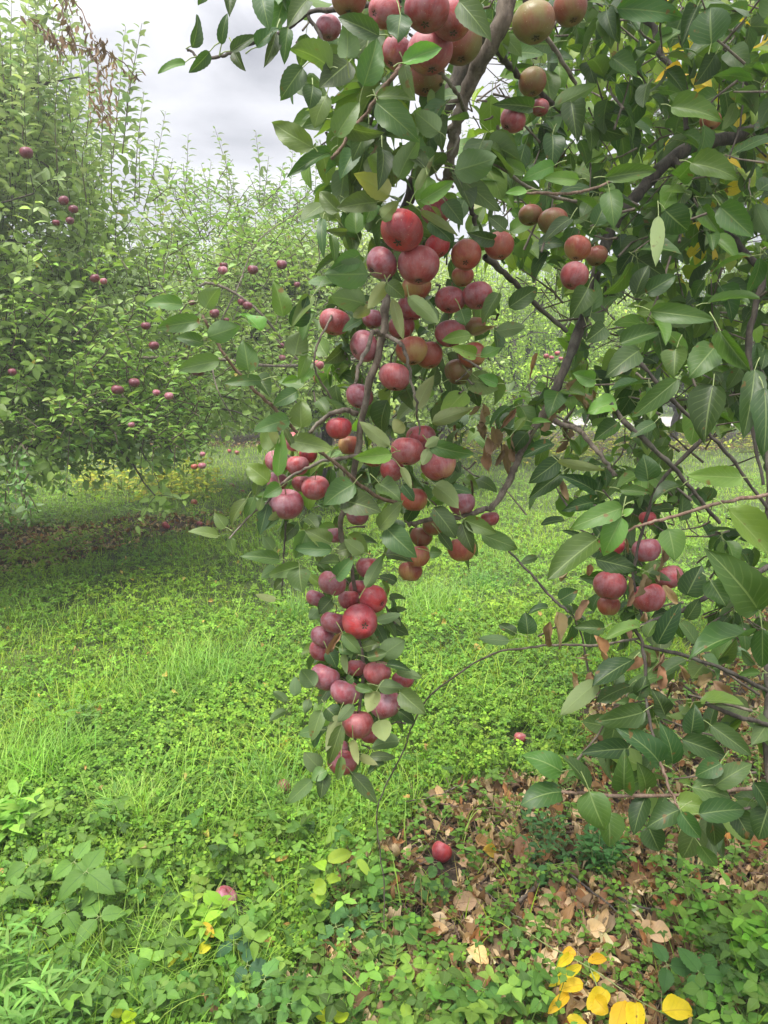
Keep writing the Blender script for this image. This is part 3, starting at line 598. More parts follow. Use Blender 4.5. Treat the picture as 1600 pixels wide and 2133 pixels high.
# x, y, width in photo px, depth offset (m), colour, where the blossom end points (right, toward camera, up), label
FG = [
 # top
 (889,20,96,0,'r',(-.1,.3,-.9),'big rosy apple at the top edge directly left of the grey limb'),
 (940,40,88,.05,'r',(.1,.3,-.8),'red apple tucked right behind the big rosy one at the top edge'),
 (896,108,100,.06,'k',(.1,.2,-.9),'large pink-red apple with an arched leaf lying across its left side'),
 (886,158,84,.11,'g',(.0,.3,-.9),'dull brown-shaded apple hidden beneath the large pink-red one near the top'),
 (800,22,72,.0,'k',(-.7,.5,-.4),'pink apple at the top edge with its blossom end turned left'),
 (727,0,76,.06,'g',(0,.3,-1),'shaded brownish apple cut by the top edge, leftmost of the top cluster'),
 (828,112,72,.12,'r',(-.4,.2,-.6),'red-orange apple glimpsed behind the arched leaf near the top'),
 (960,92,88,.13,'g',(0,.3,-1),'brownish apple in deep shade against the grey limb near the top'),
 (684,58,52,.14,'p',(0,.2,-1),'small dark purple apple half buried in leaves at upper left'),
 (1112,48,88,.12,'g',(.1,.3,-1),'large dull brown-red apple right of the grey limb at the top'),
 (1188,16,72,.18,'g',(.2,.3,-1),'dull brownish apple at the top edge behind small leaves right of the limb'),
 (1068,250,56,.22,'k',(-.5,.3,-.6),'pink apple peeping out left of a folded leaf right of the limb'),
 (1109,172,58,.34,'g',(0,.3,-1),'brownish apple in shadow behind the black twig near the top'),
 (1125,224,38,.40,'r',(0,.2,-1),'small red apple sliver between leaves right of the limb'),
 (1105,448,50,.26,'g',(0,.3,-1),'left of two dull brown-green apples side by side in the shade'),
 (1152,462,60,.22,'g',(0,.3,-1),'right of two dull brown-green apples side by side in the shade'),
 (1203,517,58,.14,'o',(-.2,.3,-1),'upper of two blushed apples hanging by the dark slanting limb'),
 (1196,575,60,.10,'k',(-.4,.3,-.8),'lower of two blushed apples hanging by the dark slanting limb'),
 (1243,533,46,.22,'g',(0,.3,-1),'dull brownish apple half hidden behind the dark slanting limb'),
 (1480,252,42,.45,'o',(0,.3,-1),'orange-green apple deep in the canopy at upper right'),
 # main cluster
 (837,481,93,-.03,'R',(-.25,.55,-.75),'largest bright red apple on top of the central cluster'),
 (794,549,70,.0,'p',(-.6,.3,-.5),'purple-bloomed apple at the left of the central cluster below the largest'),
 (872,553,89,-.01,'k',(.0,.3,-.9),'big heart-shaped pink-red apple just below the largest one'),
 (909,440,62,.06,'r',(.2,.3,-.8),'red apple behind leaves at the upper right of the largest one'),
 (912,512,54,.05,'R',(.3,.3,-.7),'small bright red apple wedged right of the largest one'),
 (971,532,64,.05,'o',(-.1,.7,-.7),'brownish orange apple with its blossom end facing out, right of the main trio'),
 (1040,512,65,.06,'o',(.1,.3,-.9),'yellow-green apple with an orange blush hanging alone at the right of the cluster'),
 (868,598,62,.07,'o',(0,.2,-1),'yellow-red apple peeking out below the heart-shaped one'),
 (858,640,60,.08,'r',(0,.2,-1),'red apple behind the torn pale leaf in the central cluster'),
 (938,625,62,.04,'r',(-.2,.4,-.8),'left of two dark red apples side by side right of the torn leaf'),
 (995,616,63,.03,'r',(.1,.4,-.8),'right of two dark red apples side by side, touching a hanging twig'),
 (964,576,46,.09,'o',(0,.3,-1),'small shaded apple squeezed above the two side by side dark red ones'),
 (697,671,63,.02,'r',(-.2,.2,-.9),'red apple hanging apart at the left behind a thin dark twig'),
 (758,722,66,.03,'p',(-.6,.4,-.4),'dark purple apple left of the central branch crossed by a spur'),
 (938,695,64,.06,'r',(.1,.3,-.9),'dark red apple half covered by a bright green leaf'),
 (858,731,66,.04,'o',(.1,.3,-.9),'orange and red apple just right of the central branch'),
 (893,740,60,.07,'o',(.2,.3,-.9),'orange-yellow apple behind the orange and red one'),
 (822,785,66,-.01,'k',(.0,.3,-.9),'round rosy apple hanging alone right of the bare branch'),
 (749,825,58,.03,'p',(-.2,.3,-.9),'plum coloured apple behind the left of the bare branch'),
 (984,740,58,.08,'o',(.2,.3,-.8),'orange apple with a scarred side behind bright round leaves'),
 (955,775,58,.09,'g',(.0,.3,-1),'brown-olive apple lowest on the right of the central cluster'),
 (836,682,54,.09,'r',(0,.3,-1),'red apple mostly hidden between the central branch and a drooping leaf'),
 (777,665,46,.08,'p',(0,.3,-1),'purple apple sliver behind the left of the central branch'),
 (988,680,48,.11,'g',(0,.3,-1),'dull brown apple behind the bluish leaf at the right of the cluster'),
 # middle
 (706,892,55,.0,'R',(0,.3,-1),'bright red apple just under an arching side branch'),
 (728,927,46,.05,'o',(0,.2,-1),'orange-red apple shaded under a leaf beside the branch'),
 (614,920,46,.04,'k',(0,.3,-1),'pink apple behind the slanting left shoot'),
 (577,962,52,.02,'p',(-.4,.3,-.8),'purple apple farthest left in the left middle cluster behind an upright leaf'),
 (620,970,50,.0,'r',(0,.3,-1),'dark red apple between the upright leaf and the side twig'),
 (657,1016,60,-.01,'r',(0,-.25,-1),'red apple with its stalk showing in the left middle cluster'),
 (597,1050,70,-.02,'p',(0,-.2,-1),'big dusky purple-pink apple lowest in the left middle cluster'),
 (577,1003,46,.04,'p',(-.2,.2,-1),'dusky apple just above the big purple-pink one'),
 (630,1008,44,.05,'r',(0,.2,-1),'red apple squeezed behind the one showing its stalk'),
 (848,940,68,-.02,'k',(-.1,.3,-.9),'round rosy pink apple in the middle of the right middle cluster'),
 (877,913,62,.04,'r',(.1,.2,-.9),'red apple right behind the rosy pink one'),
 (914,970,73,.0,'k',(.3,.3,-.9),'large pink-red apple speckled white on its right cheek'),
 (817,980,52,.03,'r',(-.3,.3,-.8),'dark red apple lower left of the rosy pink one'),
 (862,1040,58,.01,'o',(0,.3,-1),'red apple with a yellow-green base behind a hanging leaf'),
 (963,1050,54,.04,'p',(.2,.3,-.8),'dusky red apple at the fork of the grey branch'),
 (1021,1081,38,.07,'r',(.1,.3,-.9),'small red apple right under the grey branch fork'),
 (962,1145,60,.06,'o',(.0,.3,-1),'brown-orange apple hanging alone at the right below the fork'),
 (870,1158,54,.07,'o',(0,.3,-1),'yellow-orange apple behind a broad dark leaf'),
 (855,1190,52,.10,'o',(0,.3,-1),'dull orange apple lowest in the right middle cluster'),
 (878,1118,48,.11,'g',(0,.3,-1),'brown shaded apple buried in leaves above the yellow-orange one'),
 (903,1097,46,.10,'g',(0,.3,-1),'brownish apple hidden behind dark leaves under the yellow-based one'),
 (697,1115,40,.05,'p',(0,.3,-1),'purple apple sliver left of the lower stem'),
 (768,1182,54,.06,'r',(0,.3,-1),'shaded red apple behind an upright leaf at the head of the lower column'),
 (778,955,44,.09,'o',(0,.3,-1),'orange apple behind leaves right of the bare branch'),
 (642,948,40,.08,'R',(0,.3,-1),'small bright red apple behind the crossing of shoot and twig'),
 (745,1075,46,.08,'p',(0,.3,-1),'dusky apple between the big dark leaves around the stem'),
 # column
 (692,1215,61,-.01,'p',(-.2,.3,-.9),'dusky purple apple at the top left of the lower column'),
 (779,1249,61,-.01,'R',(.75,.6,-.2),'bright red apple with its blossom end turned right in the lower column'),
 (750,1295,73,-.04,'R',(.35,.85,.0),'shiny red apple facing the viewer with its blossom end in the lower column'),
 (657,1246,40,.04,'p',(-.3,.3,-.8),'small dusky apple at the far left of the lower column top'),
 (727,1249,46,.04,'r',(0,.3,-1),'red apple sliver behind the stem above the shiny red one'),
 (696,1297,56,.0,'p',(-.2,.3,-.9),'dusky pink apple just left of the shiny red one'),
 (672,1326,52,.02,'p',(-.4,.3,-.8),'dusky apple left of the brown dead leaf'),
 (668,1355,50,.05,'r',(-.2,.3,-.9),'reddish apple under the dusky one beside the dead leaf'),
 (676,1411,64,.0,'p',(-.4,.3,-.8),'slate purple apple at the left side of the lower column'),
 (719,1442,64,-.03,'p',(-.1,.4,-.9),'dusky pink apple right of the slate purple one'),
 (786,1401,60,-.01,'k',(.1,.3,-.9),'pinkish apple at the right side of the lower column above the folded leaf'),
 (742,1391,42,.05,'r',(0,.3,-1),'small red apple in the gap in the middle of the lower column'),
 (840,1415,48,.06,'r',(.3,.2,-.8),'red apple partly behind leaves at the far right of the lower column'),
 (803,1467,66,-.02,'p',(.2,.3,-.9),'dusky red apple with a small yellow curled leaf on its left'),
 (745,1509,68,-.03,'k',(.0,.3,-1),'round pink apple at the bottom middle of the lower column'),
 (770,1530,44,.05,'r',(0,.3,-1),'red apple behind the right of the bottom pink one'),
 (713,1588,60,.0,'r',(0,.3,-1),'lowest apple of the column with a narrow leaf in front'),
 (706,1558,42,.05,'p',(0,.3,-1),'dusky apple just above the lowest one of the column'),
 (748,1225,42,.05,'r',(0,.3,-1),'red apple sliver left of the one turned right'),
 # right cluster
 (1270,1219,69,.02,'r',(-.2,.3,-.9),'round dark red apple at the left of the right hand cluster'),
 (1351,1245,71,.0,'r',(.1,.4,-.9),'largest red apple of the right hand cluster beside a curled brown leaf'),
 (1347,1146,58,.05,'p',(.1,.3,-.9),'purple apple at the top of the right hand cluster'),
 (1394,1202,58,.06,'r',(.3,.3,-.8),'red apple at the far right of the right hand cluster'),
 (1274,1136,54,.07,'R',(0,.3,-1),'bright red apple behind a bright hanging leaf in the right hand cluster'),
 (1268,1262,48,.07,'o',(0,.3,-1),'orange and yellow apple lowest in the right hand cluster'),
 (1234,1082,32,.12,'R',(0,.3,-1),'small orange-red apple above left of the right hand cluster'),
 (1349,1080,36,.12,'R',(0,.3,-1),'narrow red apple glimpsed under the near reddish twig'),
]
pos = []; rad = []
for i_, a in enumerate(FG):
    dd = d0(a[1]) + a[3] + (0.0 if a[0] < 1100 else 0.0)
    if a[0] > 1180 and a[1] > 1000: dd = 1.63 + a[3]
    pos.append([a[0], a[1], dd]); rad.append(a[2] * 0.5)
pos = np.array(pos); rad = np.array(rad)
for it in range(60):                                   # push overlapping fruit apart in depth
    W = np.array([P(*p) for p in pos]); R3 = rad / F_PX * pos[:, 2]
    mv = 0
    for i_ in range(len(pos)):
        for j_ in range(i_ + 1, len(pos)):
            dv = W[i_] - W[j_]; dist = np.linalg.norm(dv); need = 0.90 * (R3[i_] + R3[j_])
            if dist < need:
                s_ = 0.3 * (need - dist); sg = 1 if pos[i_, 2] > pos[j_, 2] else -1
                pos[i_, 2] += sg * s_ * 0.5; pos[j_, 2] -= sg * s_ * 0.5; mv += 1
    if not mv: break
for (x_, y_, d_), a, r_ in zip(pos, FG, rad):
    ax = a[5]; axis = -(ax[0] * RT - ax[1] * np.array([0, 1.0, 0]) + ax[2] * np.array([0, 0, 1.0]))
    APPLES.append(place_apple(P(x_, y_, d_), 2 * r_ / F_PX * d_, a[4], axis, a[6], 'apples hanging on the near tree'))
FGPOS = pos
BGA = [  # background fruit: x, y, px, real diameter, colour, label
 (55,318,27,'p','purple apple high at the left edge of the left tree'),
 (133,418,21,'p','left of two dark apples beside a bare slanting twig in the left tree'),
 (153,436,20,'p','right of two dark apples beside a bare slanting twig in the left tree'),
 (146,460,17,'r','dusky red apple just below the two dark ones in the left tree'),
 (117,464,15,'r','small red apple left under the pair of dark ones'),
 (198,580,20,'r','red apple half hidden in leaves at mid height of the left tree'),
 (216,586,15,'k','small pink apple beside the half hidden red one in the left tree'),
 (464,563,21,'k','pink-red apple stacked above another at the right of the left tree'),
 (466,553,17,'r','upper of the two stacked red apples right of the left tree'),
 (527,562,23,'p','round purple apple alone against thin foliage in the middle distance'),
 (587,551,23,'p','dark purple apple in shade near the right end of the middle foliage'),
 (619,593,14,'p','small dark apple below right of the shaded purple one'),
 (350,635,24,'p','purple apple under a near arched leaf'),
 (400,631,14,'p','small dark apple left of the near pale leaf'),
 (447,653,22,'r','dusky red apple just below the near pale leaf'),
 (503,629,17,'p','left apple of the touching pair in the middle distance'),
 (516,637,21,'p','right apple of the touching pair in the middle distance'),
 (472,667,12,'p','tiny dark apple below the touching pair'),
 (304,679,20,'p','purple apple above the bare horizontal limb of the left tree'),
 (321,720,22,'p','dark apple just above the horizontal limb of the left tree'),
 (412,772,29,'r','dusky red apple below the horizontal limb tip'),
 (437,757,18,'r','apple tucked behind the near shoot beside the limb tip'),
 (585,720,15,'p','small purple apple right of the near shoot'),
 (588,745,15,'k','small pink apple under the small purple one'),
 (664,760,22,'r','upper red apple of the small bunch behind the central column'),
 (664,790,21,'R','bright red apple at the bottom of the small bunch'),
 (679,779,15,'r','right hand apple of the small bunch behind the column'),
 (652,778,14,'r','left hand apple of the small bunch behind the column'),
 (245,812,26,'r','large red apple low on the left tree behind leaves'),
 (280,797,22,'r','red apple above right of the large low one on the left tree'),
 (326,818,16,'k','left of two pink apples hanging at the skirt of the left tree'),
 (352,825,19,'k','right of two pink apples hanging at the skirt of the left tree'),
 (274,885,14,'k','lone small pink apple low on the left tree'),
 (405,972,15,'o','left apple of the lowest hanging pair of the left tree'),
 (421,970,17,'k','right apple of the lowest hanging pair of the left tree'),
 (422,946,12,'k','small pale pink apple above the lowest hanging pair'),
 (26,775,18,'r','dark red apple at the far left edge behind leaves'),
 (1138,742,12,'r','leftmost of the four tiny apples on the far bright tree'),
 (1149,745,10,'k','second of the four tiny apples on the far bright tree'),
 (1161,736,12,'r','highest of the four tiny apples on the far bright tree'),
 (1169,747,10,'r','rightmost of the four tiny apples on the far bright tree'),
]
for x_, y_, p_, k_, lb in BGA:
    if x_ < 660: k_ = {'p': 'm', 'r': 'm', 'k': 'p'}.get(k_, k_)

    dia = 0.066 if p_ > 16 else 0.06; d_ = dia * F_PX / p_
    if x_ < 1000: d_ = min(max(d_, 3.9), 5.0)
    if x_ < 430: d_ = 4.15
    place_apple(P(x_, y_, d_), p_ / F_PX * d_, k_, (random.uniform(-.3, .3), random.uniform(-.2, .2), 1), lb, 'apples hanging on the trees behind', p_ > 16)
WF = [
 (920,1776,44,'R',(.3,.4,.6),'shiny red windfall apple lying on brown leaves at lower centre'),
 (470,1874,50,'p',(.5,.1,.7),'large purple windfall apple half sunk in weeds at lower left'),
 (592,1649,32,'k',(.5,.4,.3),'pale pink windfall apple in clover below the lower column'),
 (1083,1541,26,'k',(.2,.2,.9),'small pink windfall apple at the edge of the leaf litter'),
 (346,1101,17,'R',(.5,.2,.5),'red windfall apple on the far bare strip below the left tree'),
 (211,1129,16,'o',(.5,.5,.3),'yellowish rotting windfall apple on the far bare strip'),
 (405,1053,14,'o',(.1,.5,.6),'pale orange windfall apple on the far strip above the red one'),
 (483,1013,12,'r',(.1,.2,.9),'dark red windfall apple in grass farther back'),
 (505,1028,11,'k',(.2,.2,.9),'pink windfall apple in grass behind the left middle cluster'),
 (416,1096,13,'r',(.2,.2,.9),'dull windfall apple on bare soil right of the red one'),
 (128,1099,14,'r',(.2,.2,.9),'brownish windfall apple in shade under the left tree'),
 (1443,1335,18,'k',(.2,.2,.9),'pink windfall apple in grass at the right behind twigs'),
 (494,945,10,'r',(.2,.2,.9),'tiny red windfall apple in the distant strip'),
 (478,944,9,'k',(.2,.2,.9),'tiny pink windfall apple left of the tiny red one in the distant strip'),
 (154,1106,12,'o',(.2,.2,.9),'tan windfall apple just right of the brownish one'),
]
for x_, y_, p_, k_, ax, lb in WF:
    g_ = G(x_, y_ + p_ * 0.3); d_ = (g_ - CAM) @ FW; dia = p_ / F_PX * d_
    g_[2] = gh(g_[0], g_[1]) + dia * 0.40 + 0.006
    place_apple(g_, dia, k_, ax, lb, 'windfall apples on the ground', p_ > 16)

# ------------------------------------------------------------------ the near tree
LEAVES = """
# x0 y0 x1 y1 width kind depth-offset ; base to tip, photo px
400 100 412 32 30 d
386 131 331 150 23
437 108 396 150 28 d
462 93 473 27 25 d
488 105 510 146 28 d
480 108 535 75 30 d
535 100 580 58 36 d
575 68 552 136 34 d
600 58 592 130 32 d
545 -8 560 60 45 d
475 -22 479 30 40 d
430 -20 414 10 22 d
640 0 600 55 44 d
690 143 611 100 80 u
722 122 722 46 52 u
757 180 786 82 60 g
790 75 706 36 50 d
728 130 670 180 60 d
630 140 586 204 48 d
652 178 645 224 40 d
680 200 655 264 46 g
700 285 746 214 54 g
652 308 570 258 50 g
688 318 600 367 38 d
712 258 798 279 42 g
784 213 871 291 58 g
785 200 862 206 36 g
838 132 918 100 46 b -.03
842 135 863 206 34 g
835 28 828 82 52 d
957 3 1019 79 52 d
915 276 866 234 48 u
830 372 872 290 50 u
886 350 845 312 40 d
742 312 710 373 40 d
770 260 735 332 46 d
796 310 790 392 40 d
876 419 944 378 38 b -.02
868 396 903 326 20 p
948 356 1030 330 66 u
811 409 739 363 50 p
785 422 704 434 50 g
707 442 667 400 40 g
775 425 760 466 40 g
742 487 740 438 46 g
672 455 672 532 22 d
722 482 680 480 24 g
690 490 698 548 24 g
795 456 830 420 32 p
767 570 682 572 64 u
750 530 690 562 42 g
762 633 690 618 50 u
590 660 572 587 42 b
875 440 951 488 20 p -.03
893 462 942 502 42 d -.01
898 430 922 460 16 p
1030 500 975 485 40 d
928 420 963 466 42 d
1052 480 1020 452 36 d
805 588 767 642 30 p -.03
806 590 843 621 36 g -.03
818 622 838 702 28 p -.03
850 617 911 671 34 p -.04
905 674 890 622 38 u
960 645 970 676 38 g -.02
982 698 923 709 28 b -.03
992 739 943 723 34 b -.03
1002 746 1044 724 30 b -.03
1036 801 997 784 30 b -.02
1098 398 1054 402 18 b
755 665 714 690 24 g
770 640 738 660 28 p
655 650 632 706 38 g
650 618 608 680 38 g
640 735 622 790 28 b
650 768 628 796 24 b
622 790 588 798 22 b
1040 610 1005 672 36 g
1035 690 1092 680 30 u
868 852 901 784 32 p -.02
382 636 301 632 34 g -.1
428 642 456 600 50 u -.1
418 668 329 682 42 g -.1
433 702 497 680 46 u -.1
425 716 367 702 34 g -.1
458 751 374 769 44 g -.1
518 773 508 711 54 g -.1
545 793 469 798 28 g -.1
535 783 562 826 44 d -.08
543 690 503 654 52 b -.06
612 680 641 618 42 d
615 741 627 688 50 u
620 815 571 843 34 g -.05
628 892 628 836 52 g -.05
603 874 529 897 38 g -.06
566 936 548 897 34 p -.04
580 925 561 889 20 p -.04
578 992 588 903 34 b -.05
610 930 592 892 18 g -.04
605 918 692 936 42 g -.04
560 1004 512 966 42 b
540 1000 532 1032 22 g
586 1014 549 1036 34 g -.04
530 1035 512 1077 24 g
546 1040 540 1064 20 g
515 1040 479 1096 30 g
470 1100 449 1068 28 g
456 1118 394 1107 28 g
480 1120 487 1152 22 g
558 1050 542 1112 30 d
580 1078 547 1106 30 d
586 1067 560 1082 20 p
738 1008 674 1052 54 g -.04
715 1043 792 1066 58 d -.04
790 1101 839 1044 36 g -.04
803 1098 865 1158 52 g -.05
803 1155 861 1170 42 d -.03
790 1008 836 1042 46 g -.04
815 946 739 953 36 b -.04
812 929 752 881 30 p -.03
900 880 981 852 34 p -.02
893 925 987 948 36 g -.04
895 934 880 968 24 p -.05
915 912 887 930 22 p -.04
840 880 821 900 34 p -.02
905 1011 956 1055 46 p -.04
835 973 857 1017 18 p -.04
838 1010 862 1042 26 d -.04
903 1058 948 1118 46 d -.04
968 1083 1031 1109 36 g -.03
1003 1113 1079 1143 36 g
935 1018 982 1026 22 d
640 1106 616 1162 48 g -.03
690 1132 638 1104 42 g -.03
692 1145 611 1141 32 g -.05
584 1166 501 1158 32 g -.03
627 1178 560 1199 32 g -.03
624 1184 629 1232 52 g -.05
570 1146 549 1117 26 u
576 1184 545 1202 26 u
590 1209 572 1229 26 d
576 1249 534 1239 16 p
706 1170 664 1173 34 g -.03
700 1202 736 1160 38 g -.03
757 1153 719 1126 32 p -.05
737 1140 700 1150 32 g -.03
762 1224 798 1157 28 u -.04
895 1150 920 1150 26 g
826 1212 790 1200 22 d
963 1090 986 1152 42 d -.03
915 1110 941 1146 24 d -.03
714 1321 751 1361 30 g -.05
705 1351 746 1356 26 g -.04
712 1317 688 1357 34 n -.07
755 1350 790 1340 24 d -.02
765 1371 806 1360 32 d -.03
795 1366 841 1334 44 u
785 1294 833 1280 22 u -.01
805 1385 856 1396 28 d -.03
825 1400 879 1412 22 u -.03
788 1430 840 1433 32 u -.02
833 1440 884 1486 46 g -.02
830 1480 863 1506 28 d
784 1440 765 1483 34 p -.06
736 1467 705 1503 24 u -.06
790 1500 802 1543 42 p -.05
832 1545 774 1556 38 u -.02
682 1355 701 1391 32 d -.03
715 1362 722 1403 16 p -.05
735 1410 722 1421 20 g -.05
740 1430 776 1440 20 g -.05
655 1431 627 1394 38 u
615 1449 615 1411 26 u
598 1460 571 1442 22 u
598 1480 561 1501 22 u
645 1455 635 1486 20 u
680 1475 706 1501 42 d -.02
670 1480 650 1541 36 g -.02
705 1490 680 1562 30 p -.04
712 1510 685 1592 32 g -.04
660 1505 655 1556 24 d
668 1603 636 1569 38 u
681 1605 648 1626 30 g -.02
651 1624 601 1671 32 g -.02
675 1609 668 1662 32 d -.02
711 1575 703 1623 26 g -.07
735 1540 745 1592 18 p -.04
750 1575 786 1593 18 p -.02
770 1575 823 1578 20 d
800 1590 765 1611 28 d
733 1611 784 1671 32 d -.01
747 1636 731 1607 24 d
690 1250 665 1277 38 d -.01
662 1270 645 1290 24 u
1297 1058 1190 1099 46 b @1.02
1295 1078 1257 1157 52 b @1.02
1243 1124 1145 1203 72 g @1.02
1393 1102 1406 1166 54 b @1.03
1300 1075 1320 1060 18 b @1.02
1545 995 1435 990 44 b @1.0
1515 1060 1606 1160 76 b @.98
1580 1272 1478 1148 94 g @.98
1562 1325 1436 1371 80 g @1.0
1588 1310 1588 1388 62 g @1.0
1240 1165 1323 1186 46 d @1.5
1160 960 1256 979 22 p @1.4
1238 1023 1169 989 42 d @1.45
1290 1020 1352 1026 28 g @1.4
1165 958 1104 1004 40 d @1.45
1170 985 1105 1036 40 d @1.48
1236 1046 1174 1062 38 d @1.48
1350 1002 1340 948 52 d @1.4
1420 1013 1358 1046 42 d @1.4
1176 1084 1129 1091 26 d @1.5
1210 1116 1171 1105 14 d @1.5
1120 1160 1084 1173 18 u @1.55
1152 924 1089 951 34 d @1.5
1486 800 1468 917 78 d @1.12
1572 770 1550 907 52 d @1.15
1592 810 1592 942 62 d @1.12
1284 838 1227 857 46 b @1.4
1288 880 1239 917 46 d @1.4
1240 792 1194 779 42 b @1.5
1365 880 1314 909 28 d @1.4
1332 730 1264 782 52 d @1.3
1412 790 1319 867 42 g @1.2
1408 727 1404 784 58 g @1.15
1490 722 1438 782 62 g @1.15
1500 690 1562 771 74 g @1.12
1290 716 1372 690 54 g @1.2
1075 896 1096 869 20 b @1.5
1108 881 1149 879 18 b @1.5
1172 1609 1089 1574 54 g @1.25
1228 1645 1169 1573 44 d @1.24
1170 1650 1085 1673 58 g @1.25
1228 1648 1259 1728 68 g @1.22
1266 1690 1270 1762 64 g @1.27
1300 1646 1302 1563 62 g @1.25
1345 1642 1330 1590 48 g @1.28
1310 1560 1217 1568 46 d @1.32
1376 1592 1291 1517 62 d @1.27
1400 1590 1380 1508 52 d @1.3
1320 1374 1237 1427 54 d @1.35
1312 1430 1244 1462 42 d @1.37
1342 1483 1245 1503 52 g @1.33
1246 1419 1170 1487 40 p @1.35
1260 1310 1199 1306 36 d @1.42
1332 1307 1261 1329 38 b @1.4
1100 1321 1095 1277 44 d @1.5
1062 1335 999 1330 22 u @1.5
1075 1320 1040 1302 26 d @1.5
1165 1251 1201 1230 36 d @1.5
1141 1266 1099 1276 22 d @1.5
1370 1341 1416 1259 42 d @1.4
1348 1327 1367 1294 32 g @1.4
1386 1491 1360 1438 42 d @1.35
1330 1451 1346 1409 38 d @1.37
1440 1527 1447 1469 48 d @1.3
1420 1540 1512 1576 50 d @1.3
1480 1510 1562 1571 42 d @1.3
1488 1637 1566 1589 46 g @1.25
1502 1590 1449 1616 42 g @1.25
1455 1696 1552 1686 54 d @1.22
1410 1671 1472 1681 52 b @1.25
1440 1640 1522 1661 52 g @1.26
1416 1687 1347 1722 54 d @1.22
1345 1660 1320 1737 44 d @1.27
1350 1720 1373 1772 52 d @1.25
1418 1692 1459 1746 44 g @1.2
1458 1760 1491 1803 34 g @1.2
1480 1700 1490 1762 42 d @1.3
1530 1690 1562 1747 52 d @1.25
1570 1630 1602 1692 52 d @1.2
1602 1680 1580 1747 52 d @1.2
1430 1290 1456 1249 32 d @1.4
1480 1210 1512 1262 62 d @1.2
1430 1240 1461 1179 62 d @1.4
1352 1194 1396 1209 18 u @1.55
1345 1191 1379 1169 24 g @1.56
1308 1200 1313 1257 24 n @1.53
1302 1118 1309 1151 20 n @1.53
1230 1175 1225 1205 20 n @1.53
1160 1275 1166 1346 26 n @1.45
1145 1295 1139 1356 20 n @1.46
1225 1250 1204 1291 22 n @1.5
1245 1325 1245 1392 30 n @1.4
1232 1400 1228 1427 20 n @1.4
1375 1385 1375 1431 28 n @1.4
1345 1355 1351 1387 24 n @1.42
1415 1385 1436 1426 24 n @1.4
1450 1425 1481 1414 32 n @1.4
1485 1420 1526 1451 26 n @1.4
1335 1370 1300 1395 26 n @1.45
1075 850 1044 891 28 n @1.6
1030 890 1036 936 26 n @1.65
1070 900 1081 961 30 n @1.6
1015 920 1031 981 26 n @1.65
1120 735 1107 791 20 n @1.6
1180 800 1216 851 42 n @1.6
1165 995 1181 1061 20 n @1.5
1050 925 1060 985 24 n @1.62
945 880 950 915 24 n @1.7
1000 880 1010 915 22 n @1.7
980 1000 985 1035 18 n @1.68
980 698 1031 681 24 n -.02
1285 18 1418 34 52 g @1.45
1482 92 1480 16 86 d @1.25
1275 121 1324 159 46 g @1.5
1398 222 1500 249 62 g @1.25
1350 173 1340 222 44 g @1.45
1425 156 1368 165 42 y @1.8
1405 62 1447 82 26 y @2
1400 98 1456 104 30 y @2
1155 222 1240 178 38 u @1.35
1190 214 1201 292 58 d @1.35
1110 224 1029 217 40 g @1.35
1150 92 1105 92 42 g @1.35
1150 280 1150 347 48 d @1.35
1094 362 1021 330 32 b @1.28
1155 345 1090 373 34 b @1.27
1205 375 1134 370 32 b @1.25
1262 370 1364 355 46 g @1.25
1270 398 1279 472 46 g @1.3
1385 437 1433 481 62 d @1.3
1372 449 1366 549 28 p @1.28
1500 430 1566 491 62 g @1.3
1440 340 1536 371 62 g @1.3
1225 600 1190 661 56 d @1.35
1355 648 1487 666 44 g @1.2
1475 632 1577 620 42 g @1.2
1260 680 1221 711 42 d @1.35
1325 612 1351 553 42 d @1.35
1190 455 1134 502 32 d @1.3
1345 611 1406 575 42 d @1.35
1060 640 1120 600 40 g @1.5
1240 470 1262 420 40 d @1.4
"""
TINT = {'g': (0.085, 0.152, 0.044), 'd': (0.048, 0.094, 0.030), 'b': (0.115, 0.23, 0.045), 'u': (0.068, 0.125, 0.045),  # the dark kind has the shade on those leaves put into its tint
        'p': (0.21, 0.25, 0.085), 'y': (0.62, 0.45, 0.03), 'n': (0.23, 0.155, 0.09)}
near = empty('apple_tree', (1.95, 2.5, 0.0), 'near apple tree reaching in from the right with heavy drooping fruit laden branches', 'tree')
NL = np.array([1.95, 2.5, 0.0])
pet = MB(); B_ = {k: MB() for k in ('hang', 'right', 'dead', 'yellow')}
rows_ = []
for ln in LEAVES.strip().splitlines():
    if ln[0] == '#': continue
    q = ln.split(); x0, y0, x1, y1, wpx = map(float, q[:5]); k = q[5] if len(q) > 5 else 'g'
    mid = ((x0 + x1) / 2, (y0 + y1) / 2)
    d = d0(mid[1]) - 0.045
    if len(q) > 6: d = float(q[6][1:]) if q[6][0] == '@' else d + float(q[6])
    rows_.append((x0, y0, x1, y1, wpx, k, d))
